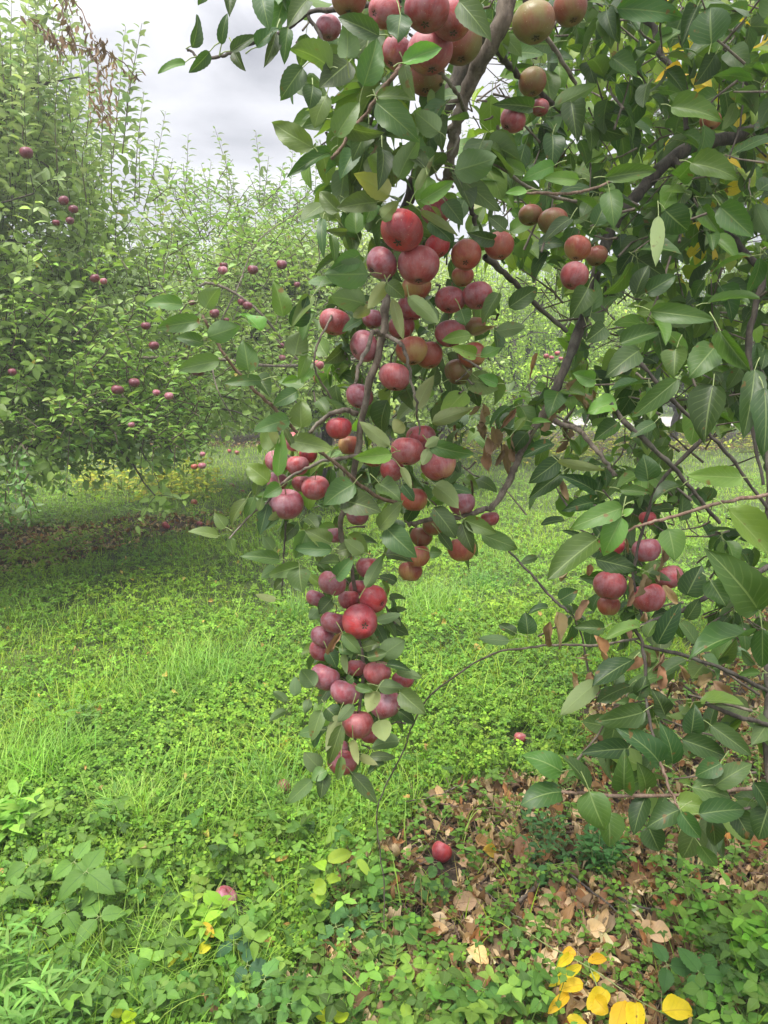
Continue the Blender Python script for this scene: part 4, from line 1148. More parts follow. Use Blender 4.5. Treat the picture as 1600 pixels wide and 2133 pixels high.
def hand(rows):
    for x0, y0, x1, y1, wpx, k, d in rows:
        Lpx = math.hypot(x1 - x0, y1 - y0); L = Lpx / F_PX * d
        tilt = random.uniform(-0.35, 0.2) * L
        a = P(x0, y0, d + 0.0); b_ = P(x1, y1, d + tilt)
        D = b_ - a; L = np.linalg.norm(D)
        face = CAM - (a + b_) / 2; face = face / np.linalg.norm(face)
        N = face + 0.30 * np.array([0, 0, 1.0]) + np.random.default_rng(int(x0 * 7 + y0)).normal(0, 0.26, 3)
        if k in 'up': N = -face + 0.25 * np.array([0, 0, 1.0]) + np.random.default_rng(int(x0 * 7 + y0)).normal(0, 0.25, 3)
        W = wpx / F_PX * d * (1.08 if k != 'n' else 1.2)
        f = abs(random.gauss(0.42, 0.2)); bnd = random.uniform(0.3, 1.1)
        if k in 'up': bnd = -bnd * 0.6 if random.random() < .4 else bnd
        tt = np.array(TINT[k]) * (np.array([.60, .74, .54]) if x0 >= 1060 and k in 'gdu' else 1.0) * random.uniform(0.75, 1.3) * np.array([random.uniform(.85, 1.3), 1, random.uniform(.8, 1.15)])  # right-hand leaves: shade of their own crown mixed into the tint
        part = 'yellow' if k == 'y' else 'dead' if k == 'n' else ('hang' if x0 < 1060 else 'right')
        # lift base so the curved leaf still spans base to tip
        if k == 'n':
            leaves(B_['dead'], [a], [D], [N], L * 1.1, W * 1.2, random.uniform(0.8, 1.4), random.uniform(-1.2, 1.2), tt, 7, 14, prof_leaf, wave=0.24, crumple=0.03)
        else:
            nn = nrm(N - nrm(D) * np.dot(N, nrm(D)))
            D2 = nrm(D) + nn * math.tan(min(abs(bnd), 1.0) * 0.45) * (1 if bnd > 0 else -1)
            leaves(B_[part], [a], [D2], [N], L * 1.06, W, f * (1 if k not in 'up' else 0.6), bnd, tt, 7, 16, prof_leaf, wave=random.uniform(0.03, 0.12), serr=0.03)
            back = a - nrm(D) * random.uniform(0.012, 0.024) + np.array([0, 0.004, 0.004]) + np.random.default_rng(int(x0)).normal(0, .004, 3)
            tubes(pet, [[back, (a + back) / 2 + np.array([0, 0, 0.002]), a + nrm(D) * 0.003]], [[0.0011, 0.0008, 0.0008]], 5)
hand(rows_)

# woody parts: polylines in photo px with depth
def PL(s): return [P(*map(float, a.split(','))) for a in s.split()]
LIMBS = [
 ('limb', 'bark', 'upper grey limb splitting above the fruit', "1075,-60,1.16 1035,70,1.18 985,160,1.22 958,235,1.25 945,300,1.28 934,372,1.31", .0150, .0085),
 ('limb', 'bark_dark', 'dark older limb behind the upper grey one', "1010,60,1.34 975,120,1.36 935,205,1.38 890,300,1.40 862,380,1.42 845,440,1.44 815,520,1.47 803,600,1.44", .0175, .0085),
 ('limb', 'bark', 'bare central branch carrying the lower column of fruit', "803,585,1.43 803,640,1.42 799,700,1.42 772,795,1.44 752,890,1.48 742,960,1.51 722,1050,1.55 710,1100,1.58 735,1190,1.62 742,1300,1.66 757,1400,1.68 745,1500,1.69 735,1570,1.69 722,1610,1.69", .0085, .0028),
 ('limb', 'bark_dark', 'dark slanting limb crossing the right side', "1600,262,1.9 1530,286,1.85 1469,298,1.80 1397,330,1.75 1326,405,1.70 1290,450,1.68 1262,506,1.66 1232,607,1.64 1199,712,1.62 1161,800,1.60 1150,831,1.60", .0165, .0095),
 ('limb', 'bark', 'grey lower branch dropping to the middle cluster', "1150,831,1.6 1109,899,1.60 1085,945,1.60 1067,985,1.59 1034,1049,1.58 1008,1062,1.58 960,1076,1.58 900,1080,1.59 850,1095,1.6", .0092, .0045),
 ('limb', 'bark_dark', 'black limb from the upper grey one going right', "1020,88,1.26 1055,130,1.34 1085,160,1.42 1120,190,1.5 1200,260,1.6", .0070, .0050),
 ('limb', 'bark_dark', 'dark limb low in the right canopy', "1397,330,1.75 1440,385,1.72 1470,440,1.7 1530,505,1.68 1600,575,1.66 1660,620,1.66", .0100, .0080),
 ('limb', 'bark_dark', 'black limb behind the single yellow-green apple', "1010,535,1.44 1060,575,1.5 1100,620,1.55 1180,690,1.6", .0065, .0050),
 ('limb', 'bark_dark', None, "1330,30,1.8 1362,60,1.8 1375,115,1.8 1415,150,1.78 1428,190,1.78 1430,270,1.8", .0080, .0060),
 ('limb', 'bark_dark', None, "1500,90,1.9 1540,140,1.85 1570,190,1.8 1590,230,1.8", .0075, .0070),
 ('limb', 'bark_dark', None, "1600,560,1.6 1560,700,1.6 1580,860,1.55 1600,960,1.5 1600,1100,1.5", .0070, .0060),
 ('limb', 'bark_dark', 'dark upright stem at the right edge', "1610,1330,1.5 1592,1360,1.48 1598,1440,1.45 1592,1540,1.42 1602,1640,1.4", .0050, .0055),
 ('twig', 'bark', None, "1155,875,1.55 1190,888,1.52 1215,905,1.5 1245,940,1.48 1265,965,1.47 1278,992,1.46", .0060, .0035),
 ('twig', 'twig', 'slender reddish twig in front at the right', "1640,1018,.98 1600,1030,1.0 1530,1042,1.0 1480,1052,1.01 1400,1078,1.02 1350,1090,1.02 1290,1113,1.03", .0030, .0019),
 ('twig', 'twig', 'left shoot with upright leaves', "420,655,1.28 445,700,1.29 470,742,1.30 505,785,1.32 545,826,1.34 580,860,1.37 615,897,1.40 650,925,1.43 680,950,1.46 715,978,1.49 750,1010,1.52 800,1040,1.56 850,1050,1.58", .0026, .0040),
 ('twig', 'bark', None, "745,862,1.48 720,855,1.46 690,862,1.46 665,880,1.47 645,900,1.48", .0058, .0035),
 ('twig', 'bark', None, "745,950,1.5 705,955,1.48 670,962,1.47 630,980,1.47 594,1002,1.48 560,1043,1.5 520,1076,1.5 478,1122,1.5", .0040, .0018),
 ('twig', 'bark_dark', None, "596,1085,1.52 592,1150,1.53 588,1240,1.54", .0022, .0014),
 ('twig', 'bark', None, "800,700,1.42 778,690,1.39 768,720,1.38 752,750,1.37 744,785,1.36 740,800,1.36", .0050, .0028),
 ('twig', 'bark', None, "805,698,1.42 832,712,1.36 843,730,1.34 852,760,1.34 862,810,1.36 868,850,1.38 873,905,1.42", .0042, .0018),
 ('twig', 'bark', None, "700,640,1.42 685,670,1.36 665,710,1.34 655,740,1.34 660,780,1.36 690,830,1.4", .0024, .0018),
 ('twig', 'bark', None, "934,372,1.31 915,390,1.33 900,405,1.35 880,425,1.37", .0075, .0030),
 ('twig', 'bark', None, "934,372,1.31 955,378,1.30 968,388,1.29", .0065, .0035),
 ('twig', 'bark_dark', None, "968,380,1.33 980,405,1.34 985,440,1.35 990,470,1.36", .0055, .0035),
 ('twig', 'bark', None, "950,262,1.26 915,272,1.28 880,285,1.31", .0070, .0050),
 ('twig', 'bark', None, "968,238,1.24 958,205,1.18 940,178,1.15 915,150,1.12 890,134,1.12 848,138,1.12", .0036, .0022),
 ('twig', 'twig', None, "835,135,1.1 815,165,1.1 790,195,1.12 765,235,1.14 735,270,1.15 700,322,1.16 690,330,1.16", .0036, .0028),
 ('twig', 'bark_dark', None, "835,0,1.1 700,20,1.12 640,30,1.14 600,60,1.15 540,85,1.16 485,108,1.17 460,118,1.17 415,124,1.17 400,105,1.17 390,104,1.17", .0040, .0018),
 ('twig', 'bark_dark', None, "640,30,1.14 660,60,1.14 690,120,1.14 720,160,1.15", .0032, .0022),
 ('twig', 'bark', None, "1095,0,1.2 1120,50,1.22 1160,110,1.25 1200,175,1.3", .0045, .0035),
 ('twig', 'twig', None, "1090,400,1.25 1130,402,1.25 1180,404,1.26 1230,395,1.3 1285,370,1.34", .0022, .0028),
 ('twig', 'bark', None, "1020,335,1.28 1060,360,1.3 1120,400,1.33 1200,420,1.38", .0030, .0030),
 ('twig', 'bark', 'thin hanging vine-like twig reaching the ground', "1330,1330,1.4 1240,1345,1.46 1170,1343,1.5 1094,1350,1.55 1045,1358,1.6 1000,1374,1.66 940,1415,1.72 895,1450,1.78 860,1510,1.82 838,1570,1.86 800,1645,1.9 785,1690,1.92 790,1760,1.95 800,1850,1.97 800,1930,1.99", .0026, .0016),
 ('twig', 'bark_dark', None, "1060,1148,1.55 1110,1200,1.52 1150,1245,1.5 1185,1275,1.48", .0024, .0028),
 ('twig', 'bark_dark', None, "1270,840,1.4 1330,905,1.4 1400,970,1.42 1450,1030,1.44 1500,1090,1.46", .0050, .0040),
 ('twig', 'bark_dark', None, "1320,740,1.4 1380,810,1.4 1470,900,1.42 1520,950,1.44 1600,1060,1.46", .0042, .0035),
 ('twig', 'bark_dark', None, "1560,760,1.5 1570,900,1.5 1590,1010,1.5", .0040, .0032),
 ('twig', 'twig', None, "1170,1650,1.25 1200,1652,1.25 1280,1657,1.26 1400,1657,1.27 1480,1650,1.3 1590,1640,1.35", .0028, .0036),
 ('twig', 'twig', None, "1375,1588,1.27 1390,1630,1.25 1405,1668,1.24 1418,1692,1.22 1456,1750,1.2", .0028, .0016),
 ('twig', 'bark_dark', None, "1470,1465,1.35 1530,1490,1.35 1600,1510,1.4", .0040, .0045),
 ('twig', 'bark_dark', None, "1320,1300,1.4 1340,1350,1.4 1345,1420,1.38 1350,1480,1.35 1372,1590,1.3", .0035, .0025),
 ('twig', 'bark_dark', None, "1340,1345,1.4 1430,1368,1.42 1520,1400,1.43 1600,1440,1.45", .0035, .0042),
 ('twig', 'bark_dark', None, "1310,1310,1.42 1400,1280,1.42 1480,1240,1.42 1600,1180,1.45", .0035, .0055),
 ('twig', 'bark_dark', None, "1340,1290,1.62 1320,1200,1.62 1340,1100,1.6 1380,1000,1.55 1480,900,1.5", .0030, .0040),
 ('twig', 'bark_dark', None, "1550,120,1.7 1545,240,1.68 1520,330,1.66", .0020, .0022),
]
for nm, mt, lb, s_, r0, r1 in LIMBS:
    b = MB(); pp = PL(s_)
    limb(b, pp, r0, r1, n=max(20, len(pp) * 6), sides=9, jit=0.0013 if r0 > .004 else 0.0008, knob=0.09)
    o = b.build(nm, M[mt], near); o.matrix_parent_inverse = Matrix.Translation(-Vector(NL))
    if lb: o['label'] = lb
# trunk standing outside the frame to the right, joined to the limbs
b = MB()
limb(b, [(1.95, 2.5, -.05), (1.93, 2.48, .5), (1.88, 2.45, 1.1), (1.75, 2.3, 1.7)], .10, .075, 24, 14, jit=.004)
limb(b, [(1.75, 2.3, 1.6), (1.5, 2.1, 2.0), P(1680, 250, 1.95), P(1590, 265, 1.9)], .055, .017, 20, 10)
limb(b, [(1.75, 2.3, 1.6), (1.6, 2.0, 2.4), (1.1, 1.6, 2.5), P(1120, -160, 1.25), P(1070, -50, 1.16)], .055, .015, 26, 10)
limb(b, [(1.88, 2.4, 1.0), (1.5, 2.0, .9), P(1680, 1420, 1.6), P(1600, 1330, 1.5)], .035, .008, 20, 8)
o = b.build('trunk', M['bark_dark'], near); o.matrix_parent_inverse = Matrix.Translation(-Vector(NL))

# rosettes of leaves filling the branches, placed as a three-dimensional crown
WIN = [  # gaps through which the far trees, grass and sky show, in view directions
 [(1045, 560), (1150, 560), (1200, 640), (1160, 820), (1060, 860), (1040, 700)],
 [(1215, 690), (1330, 560), (1320, 700), (1215, 800)],
 [(1000, 930), (1110, 930), (1110, 1340), (1000, 1340)], [(1110, 1060), (1230, 1060), (1150, 1240), (1110, 1230)],
 [(985, 130), (1060, 100), (1085, 260), (1000, 240)],
 [(1380, 900), (1590, 890), (1590, 1010), (1430, 1010)], [(1020, 380), (1120, 500), (1020, 480)],
 [(1400, 760), (1440, 760), (1440, 900), (1400, 900)],
 [(1400, 1080), (1480, 1040), (1480, 1330), (1420, 1330)],
]
def rosettes(mb, cen, nper, Lm, tint, droop=0.5, cols=5, rows=9, spread=1.0, mask=None, tw=None, serr=0.02, twl=(.05, .16)):
    cen = np.asarray(cen, float)
    if tw is not None:
        n = len(cen); dr = nrm(rv(n) + np.array([0.5, 0.3, -0.2])); e = cen + dr * rng.uniform(*twl, (n, 1)); m_ = (cen + e) / 2 + rng.normal(0, 0.006, (n, 3))
        tubes(tw, np.stack([cen, m_, e], 1), np.array([[0.0015, 0.002, 0.0028]]) * rng.uniform(0.8, 1.3, (n, 1)), 5)
    n = len(cen) * nper; base = np.repeat(cen, nper, 0) + rng.normal(0, 0.006, (n, 3))
    D = nrm(rv(n) * spread + np.array([0, -0.25, -droop]))
    pl = rng.uniform(0.012, 0.03, (n, 1)); st = base + D * pl
    L = Lm * rng.uniform(0.6, 1.15, n)
    if mask is not None:
        mid = Q(st + D * L[:, None] * 0.5); ok = np.ones(n, bool)
        for w_ in mask: ok &= ~inpoly(mid[:, 0], mid[:, 1], w_)
        base, D, st, L = base[ok], D[ok], st[ok], L[ok]; n = len(D)
    mid = Q(st + D * L[:, None] * 0.5); ok = np.ones(n, bool)      # fruit pushes the leaves in front of it aside
    for (ax_, ay_, ad_), ar_ in zip(FGPOS, rad):
        ok &= ~((np.hypot(mid[:, 0] - ax_, mid[:, 1] - ay_) < ar_ * 1.0 + 24) & (mid[:, 2] < ad_ + .03))
    base, D, st, L = base[ok], D[ok], st[ok], L[ok]; n = len(D)
    N = nrm(np.array([0, -0.45, 0.85]) + 0.45 * rv(n))
    tt = tint(n)
    tubes(pet, np.stack([base, (base + st) / 2, st + D * 0.003], 1), np.tile([[0.001, 0.0007, 0.0007]], (n, 1)), 4)
    leaves(mb, st, D, N, L, L * rng.uniform(0.54, 0.74, n), np.abs(rng.normal(0.4, 0.22, n)), rng.uniform(0.1, 1.3, n), tt, cols, rows, prof_leaf, wave=0.05, serr=serr)
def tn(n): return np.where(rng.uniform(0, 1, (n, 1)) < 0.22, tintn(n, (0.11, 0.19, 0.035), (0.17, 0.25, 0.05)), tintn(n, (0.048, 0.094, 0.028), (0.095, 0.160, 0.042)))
def tn_shaded(n): return tn(n) * np.array([.64, .78, .58])  # same leaf tints, darkened to carry the overhead crown's shade
def region(n, x0, x1, y0, y1, da, db, poly=None):
    out = []
    while len(out) < n:
        x, y, d = random.uniform(x0, x1), random.uniform(y0, y1), random.uniform(da, db)
        if poly is None or inpoly(np.array([x]), np.array([y]), poly)[0]: out.append(P(x, y, d))
    return out
tw = MB(); H_ = B_['hang']; Rr = B_['right']
UP_POLY = [(560, -40), (1060, -40), (1000, 330), (960, 400), (800, 430), (700, 420), (660, 300), (640, 230), (610, 120)]
rosettes(H_, region(70, 560, 1070, -40, 430, 1.16, 1.55, UP_POLY), 5, .078, tn, twl=(.015, .045), tw=tw, mask=[WIN[4], [(1020, -40), (1085, -40), (1010, 170), (975, 385), (905, 385), (935, 230), (980, 120)], [(830, -40), (990, -40), (950, 170), (850, 190)], [(480, -50), (600, 90), (600, 330), (560, 400), (480, 400)]])
rosettes(H_, region(44, 690, 1050, 400, 860, 1.45, 1.66, [(700, 420), (980, 400), (1060, 520), (1040, 700), (1000, 830), (900, 830), (740, 780), (690, 600)]), 4, .072, tn, twl=(.015, .045), tw=tw, mask=[WIN[0], [(765, 600), (830, 600), (820, 720), (790, 800), (760, 850), (735, 850), (770, 730)]])
rosettes(H_, region(10, 640, 760, 560, 830, 1.46, 1.6), 4, .065, tn, twl=(.015, .045), tw=tw)
rosettes(H_, region(44, 560, 1000, 850, 1190, 1.58, 1.76, [(560, 960), (640, 880), (760, 850), (960, 880), (985, 1050), (960, 1150), (780, 1190), (640, 1130), (560, 1040)]), 4, .062, tn, twl=(.015, .045), tw=tw)
rosettes(H_, region(46, 660, 840, 1180, 1600, 1.70, 1.82, [(670, 1200), (800, 1200), (840, 1420), (800, 1560), (690, 1580), (650, 1420)]), 4, .058, tn, twl=(.015, .045), tw=tw)
# right hand canopy
RP = [(1010, -60), (1700, -60), (1700, 1000), (1560, 930), (1400, 800), (1230, 840), (1150, 900), (1050, 880), (1180, 720), (1080, 560), (1000, 420), (1000, 250)]
rosettes(Rr, region(210, 1000, 1700, -60, 1000, 1.45, 2.1, RP), 5, .080, tn_shaded, tw=tw, mask=WIN, cols=5, rows=8)
rosettes(Rr, region(700, 1000, 1750, -90, 800, 2.0, 3.4, RP), 5, .082, lambda n: tintn(n, (0.07, 0.14, 0.03), (0.27, 0.38, 0.05)), tw=tw, mask=WIN, cols=3, rows=6, serr=0)  # deeper leaves: backlit glow is put into the brighter tints
rosettes(Rr, region(75, 1130, 1620, 900, 1340, 1.72, 2.2, [(1130, 1000), (1250, 960), (1330, 1000), (1640, 1080), (1640, 1330), (1420, 1330), (1180, 1300), (1240, 1200), (1240, 1090)]), 4, .068, tn_shaded, tw=tw, mask=WIN)
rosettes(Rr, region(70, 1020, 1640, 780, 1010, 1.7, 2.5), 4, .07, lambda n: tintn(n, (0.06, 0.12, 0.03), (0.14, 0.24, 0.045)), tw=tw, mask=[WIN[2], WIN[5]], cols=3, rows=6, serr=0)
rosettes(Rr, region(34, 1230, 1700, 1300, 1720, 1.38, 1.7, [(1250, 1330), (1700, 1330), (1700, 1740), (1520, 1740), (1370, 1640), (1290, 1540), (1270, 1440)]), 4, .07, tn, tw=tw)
# the rest of the crown above and beyond the frame
nC = 950; cc_ = np.stack([rng.uniform(-0.1, 4.2, nC), rng.uniform(0.3, 4.6, nC), rng.uniform(2.1, 4.2, nC)], -1)
qq = Q(cc_); keepc = (qq[:, 1] < -90) | (qq[:, 2] < 0.1) | (qq[:, 0] > 1720)
rosettes(Rr, cc_[keepc], 6, .10, tn, tw=tw, cols=3, rows=4, serr=0)
nC = 330; cc_ = np.stack([rng.uniform(1.3, 3.6, nC), rng.uniform(1.4, 4.2, nC), rng.uniform(0.7, 2.2, nC)], -1)
qq = Q(cc_); cc_ = cc_[qq[:, 0] > 1690]
rosettes(Rr, cc_, 6, .09, tn, tw=tw, cols=3, rows=4, serr=0)
# yellowing leaves deep in the canopy
yl = region(44, 1380, 1640, -20, 560, 1.7, 2.4)
yl += region(3, 1330, 1420, 560, 690, 2.0, 2.4)
n = len(yl); D = nrm(rv(n) + np.array([0, 0, -.5])); L = rng.uniform(.05, .08, n)
leaves(B_['yellow'], yl, D, nrm(np.array([0, -.7, .5]) + .4 * rv(n)), L, L * .62, .25, .5, tintn(n, (0.55, 0.40, 0.03), (0.65, 0.50, 0.06)), 5, 9, prof_leaf)
# withered leaves hanging in the right cluster
dl = region(16, 1000, 1240, 800, 960, 1.6, 1.8) + region(14, 1160, 1420, 1130, 1420, 1.5, 1.62)
n = len(dl); D = nrm(rv(n, .35) + np.array([0, 0, -1])); L = rng.uniform(.04, .065, n)
leaves(B_['dead'], dl, D, nrm(np.array([0, -1, 0]) + .6 * rv(n)), L, L * .55, rng.uniform(.8, 1.45, n), rng.normal(0, 1.3, n), tintn(n, (0.14, 0.09, 0.055), (0.30, 0.21, 0.13)), 7, 12, prof_leaf, wave=.22, crumple=.035)

def npart(mbx, nm, mat, lb=None):
    o = mbx.build(nm, mat, near); o.matrix_parent_inverse = Matrix.Translation(-Vector(NL))
    if lb: o['label'] = lb
    return o
npart(H_, 'foliage', M['leaf'], 'leaves around the hanging fruit clusters')
npart(Rr, 'foliage', M['leaf'], 'dark dense leaves of the right hand canopy')
npart(B_['dead'], 'withered_leaves', M['dead'], 'brown curled dead leaves still hanging on the twigs')
npart(B_['yellow'], 'yellow_leaves', M['yellow'], 'yellow leaves in the canopy')
npart(pet, 'leaf_stalks', M['petiole']); npart(tw, 'spur_twigs', M['bark'])

# ------------------------------------------------------------------ trees behind
def grow(seed, H, R, trunk_h, limbs, branches, shoots, leafL, skirt=0.9, up_shoot=0.55, low=(0.4, 0.7), azr=(0, 6.283), tintf=None, leaf_rows=5, spacing=0.028, dense=1.0, fill=0, taper=.5):
    global rng
    r = np.random.default_rng(seed)
    wood = MB(); crown = MB()
    tr = limb(wood, [(0, 0, -0.05), (r.normal(0, .03), r.normal(0, .03), trunk_h * .5), (r.normal(0, .05), r.normal(0, .05), trunk_h)], .085, .07, 10, 10, jit=.004)
    SH0, SHD, SHL, SHR = [], [], [], []
    for i in range(limbs):
        az = azr[0] + (azr[1] - azr[0]) * (i + r.uniform(-.3, .3)) / limbs
        lev = (i % 3) / 2.0 if limbs > 3 else r.uniform()
        reach = R * r.uniform(0.6, 0.95) * (1.0 - 0.45 * lev); zt = skirt + (H * 0.74 - skirt) * (0.15 + 0.8 * lev) * r.uniform(0.8, 1.1)
        dx, dy = math.cos(az), math.sin(az); z0 = trunk_h * r.uniform(0.7, 1.0)
        p = limb(wood, [(0, 0, z0), (dx * reach * .4, dy * reach * .4, z0 + (zt - z0) * .55), (dx * reach * .75, dy * reach * .75, zt), (dx * reach, dy * reach, zt + r.uniform(-.25, .1))], .045, .014, 16, 7, jit=.012)
        for j in range(branches):
            u = r.uniform(0.2, 1.0); k = int(u * 15); st = p[k]
            a2 = az + r.normal(0, 0.9); out = np.array([math.cos(a2), math.sin(a2), r.normal(0.15, 0.45)])
            ln = R * r.uniform(0.25, 0.5)
            dr = -0.35 * ln if lev < 0.4 and r.uniform() < .6 else 0.15 * ln
            en = st + nrm(out) * ln + np.array([0, 0, dr])
            en[2] = max(en[2], skirt * r.uniform(0.75, 1.1))
            bp = limb(wood, [st, (st + en) / 2 + np.array([0, 0, .05 * R]), en], .012, .005, 8, 5, jit=.008)
            for s_ in range(shoots):
                q = bp[r.integers(1, 8)]
                rel = (q[2] - skirt) / (H * .75 - skirt)
                upw = r.uniform() < (up_shoot * np.clip(rel * 1.5, 0.1, 1.3))
                if upw: d_ = np.array([r.normal(0, .16), r.normal(0, .16), 1.0]); l_ = r.uniform(.3, .85) * (0.5 + 0.6 * np.clip(rel, 0, 1)) * H / 4.2
                else: d_ = nrm(np.array([q[0], q[1], 0]) / R + r.normal(0, .6, 3) + np.array([0, 0, .1])); l_ = r.uniform(.18, .5)
                SH0.append(q); SHD.append(nrm(d_)); SHL.append(l_); SHR.append(rel + (0.4 if upw else 0))
    for s_ in range(fill):
        a = r.uniform(0, 6.283); rel = r.uniform(0, 1) ** 1.1; rr = R * (1 - taper * rel ** 1.6) * r.uniform(0.25, 1) ** .5 * (0.88 + .12 * math.sin(3 * a + rel * 5))
        q = np.array([math.cos(a) * rr, math.sin(a) * rr, skirt + rel * (H * .8 - skirt)])
        if r.uniform() < up_shoot * np.clip(rel * 1.7, .1, 1.3): d_ = np.array([r.normal(0, .18), r.normal(0, .18), 1.0]); l_ = r.uniform(.25, .7)
        else: d_ = np.array([math.cos(a) * .7, math.sin(a) * .7, .25]) + r.normal(0, .55, 3); l_ = r.uniform(.2, .45)
        SH0.append(q); SHD.append(nrm(d_)); SHL.append(l_); SHR.append(rel)
    SH0, SHD, SHL, SHR = map(np.array, (SH0, SHD, SHL, SHR)); n = len(SH0)
    K = 6; tt = np.linspace(0, 1, K); cur = r.normal(0, .18, (n, 3)); cur[:, 2] = np.where(SHD[:, 2] > .85, 0, cur[:, 2] - .12)
    pts = SH0[:, None, :] + SHD[:, None, :] * (tt[None, :, None] * SHL[:, None, None]) + cur[:, None, :] * (tt[None, :, None] ** 2 * SHL[:, None, None])
    pts[..., 2] = np.maximum(pts[..., 2], skirt * 0.55)
    tubes(wood, pts, (0.0032 * (1 - .72 * tt))[None, :].repeat(n, 0), 3)
    # leaves along the shoots
    cnt = np.maximum((SHL / spacing * dense).astype(int), 4); idx = np.repeat(np.arange(n), cnt)
    f = np.concatenate([(np.arange(c) + 0.7) / c for c in cnt]); f = np.clip(f + r.normal(0, .01, len(f)), 0.03, 1)
    k = np.minimum((f * (K - 1)).astype(int), K - 2); ff = f * (K - 1) - k
    pos_ = pts[idx, k] * (1 - ff)[:, None] + pts[idx, k + 1] * ff[:, None]
    ax = nrm(pts[idx, k + 1] - pts[idx, k]); m = len(idx)
    ga = np.concatenate([np.arange(c) * 2.4 for c in cnt]) + r.uniform(0, 6.28, n)[idx]
    A = nrm(np.cross(ax, np.array([.3, .2, 1.0]) + 0 * ax)); B = np.cross(ax, A)
    side = A * np.cos(ga)[:, None] + B * np.sin(ga)[:, None]
    D = nrm(side * 0.9 + ax * r.uniform(.35, 1.0, (m, 1)) + r.normal(0, .18, (m, 3)) + np.array([0, 0, -.1]))
    N = nrm(ax * 0.8 + np.array([0, 0, .7]) + r.normal(0, .28, (m, 3)))
    Ls = leafL * r.uniform(.6, 1.15, m) * np.where(f > .85, .7, 1.0)
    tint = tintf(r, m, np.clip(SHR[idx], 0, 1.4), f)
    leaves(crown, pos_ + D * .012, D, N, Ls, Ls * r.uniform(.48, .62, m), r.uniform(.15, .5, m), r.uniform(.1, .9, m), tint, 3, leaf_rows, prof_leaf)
    return wood, crown
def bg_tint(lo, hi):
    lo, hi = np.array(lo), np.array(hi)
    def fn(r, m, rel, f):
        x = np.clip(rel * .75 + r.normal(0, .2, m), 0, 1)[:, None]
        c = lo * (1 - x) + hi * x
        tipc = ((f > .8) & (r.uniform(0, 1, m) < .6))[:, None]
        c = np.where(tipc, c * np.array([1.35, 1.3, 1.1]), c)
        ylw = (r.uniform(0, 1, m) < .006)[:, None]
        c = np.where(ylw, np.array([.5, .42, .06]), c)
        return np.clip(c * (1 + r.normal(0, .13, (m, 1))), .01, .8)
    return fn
def add_tree(wood, crown, loc, label, rot=0, scale=1.0, group=None, mats=('bark_dark', 'leaf_far')):
    e = empty('apple_tree', (loc[0], loc[1], gh(loc[0], loc[1]) if loc[1] < 25 else 0.0), label, 'tree', group)
    e.rotation_euler[2] = rot; e.scale = (scale,) * 3
    for nm, me, mt in (('trunk', wood, mats[0]), ('crown', crown, mats[1])):
        me = me if isinstance(me, bpy.types.Mesh) else me.mesh(nm, M[mt])
        o = bpy.data.objects.new(nm, me); COL.objects.link(o); o.parent = e
    return e
near_t = bg_tint((0.24, 0.37, 0.085), (0.35, 0.43, 0.24))  # young top growth is paler; a milky flare veil is mixed in too
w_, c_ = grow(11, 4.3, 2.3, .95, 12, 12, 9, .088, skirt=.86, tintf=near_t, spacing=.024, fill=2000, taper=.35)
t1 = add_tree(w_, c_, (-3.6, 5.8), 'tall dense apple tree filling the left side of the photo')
w_, c_ = grow(12, 3.45, 2.3, .95, 12, 11, 9, .075, skirt=1.0, tintf=bg_tint((0.27, 0.39, 0.09), (0.36, 0.45, 0.22)), leaf_rows=4, spacing=.026, fill=3400)  # leaf tints again lightened to carry the milky veil
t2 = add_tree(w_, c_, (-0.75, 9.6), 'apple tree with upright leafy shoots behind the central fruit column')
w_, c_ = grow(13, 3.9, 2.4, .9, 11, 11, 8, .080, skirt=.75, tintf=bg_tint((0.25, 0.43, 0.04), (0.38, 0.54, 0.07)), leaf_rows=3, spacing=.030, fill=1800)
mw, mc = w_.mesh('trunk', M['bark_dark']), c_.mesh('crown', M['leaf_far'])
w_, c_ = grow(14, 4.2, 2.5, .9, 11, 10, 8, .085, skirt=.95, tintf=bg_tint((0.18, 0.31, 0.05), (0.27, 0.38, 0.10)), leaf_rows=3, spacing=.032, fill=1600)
mw2, mc2 = w_.mesh('trunk', M['bark_dark']), c_.mesh('crown', M['leaf_far'])
add_tree(mw, mc, (2.35, 13.2), 'bright green apple tree seen through the gap right of the fruit column', .4)
add_tree(mw2, mc2, (6.45, 16.6), 'apple tree whose dark trunk stands before the gravel track', 1.9, 1.05)
add_tree(mw, mc, (10.2, 17.5), 'apple tree in the far row beyond the dark trunked one at the right edge', 2.9, 1.1)
add_tree(mw2, mc2, (-8.0, 10.5), 'apple tree at the far left behind the tall dense one', 2.2, 1.12)
add_tree(mw2, mc2, (-4.3, 17.4), 'apple tree in the distance left of the upright shoots', 4.2, 1.15)
add_tree(mw, mc, (0.0, 17.6), 'pale distant apple tree behind the upright shoots', 1.2, 1.2)

FARG = 'apple trees in the distant rows'
for k, (x, y, s_) in enumerate([(-13, 15, 1.2), (-8.5, 19, 1.25), (-2.5, 22, 1.2), (1.5, 20, 1.1), (5.2, 30, 1.3), (9.5, 30, 1.3), (14, 29, 1.3), (18.5, 30, 1.3), (1.0, 30, 1.4), (-4, 30, 1.4), (-9.5, 28, 1.4), (-15, 26, 1.4), (23, 28, 1.4), (13.5, 19.5, 1.1), (7.4, 36, 1.5), (12, 37, 1.5), (3, 38, 1.5)]):
    add_tree(mw if k % 2 else mw2, mc if k % 2 else mc2, (x, y), 'distant apple tree of the far rows, mostly hidden by nearer foliage', random.uniform(0, 6), s_, FARG)

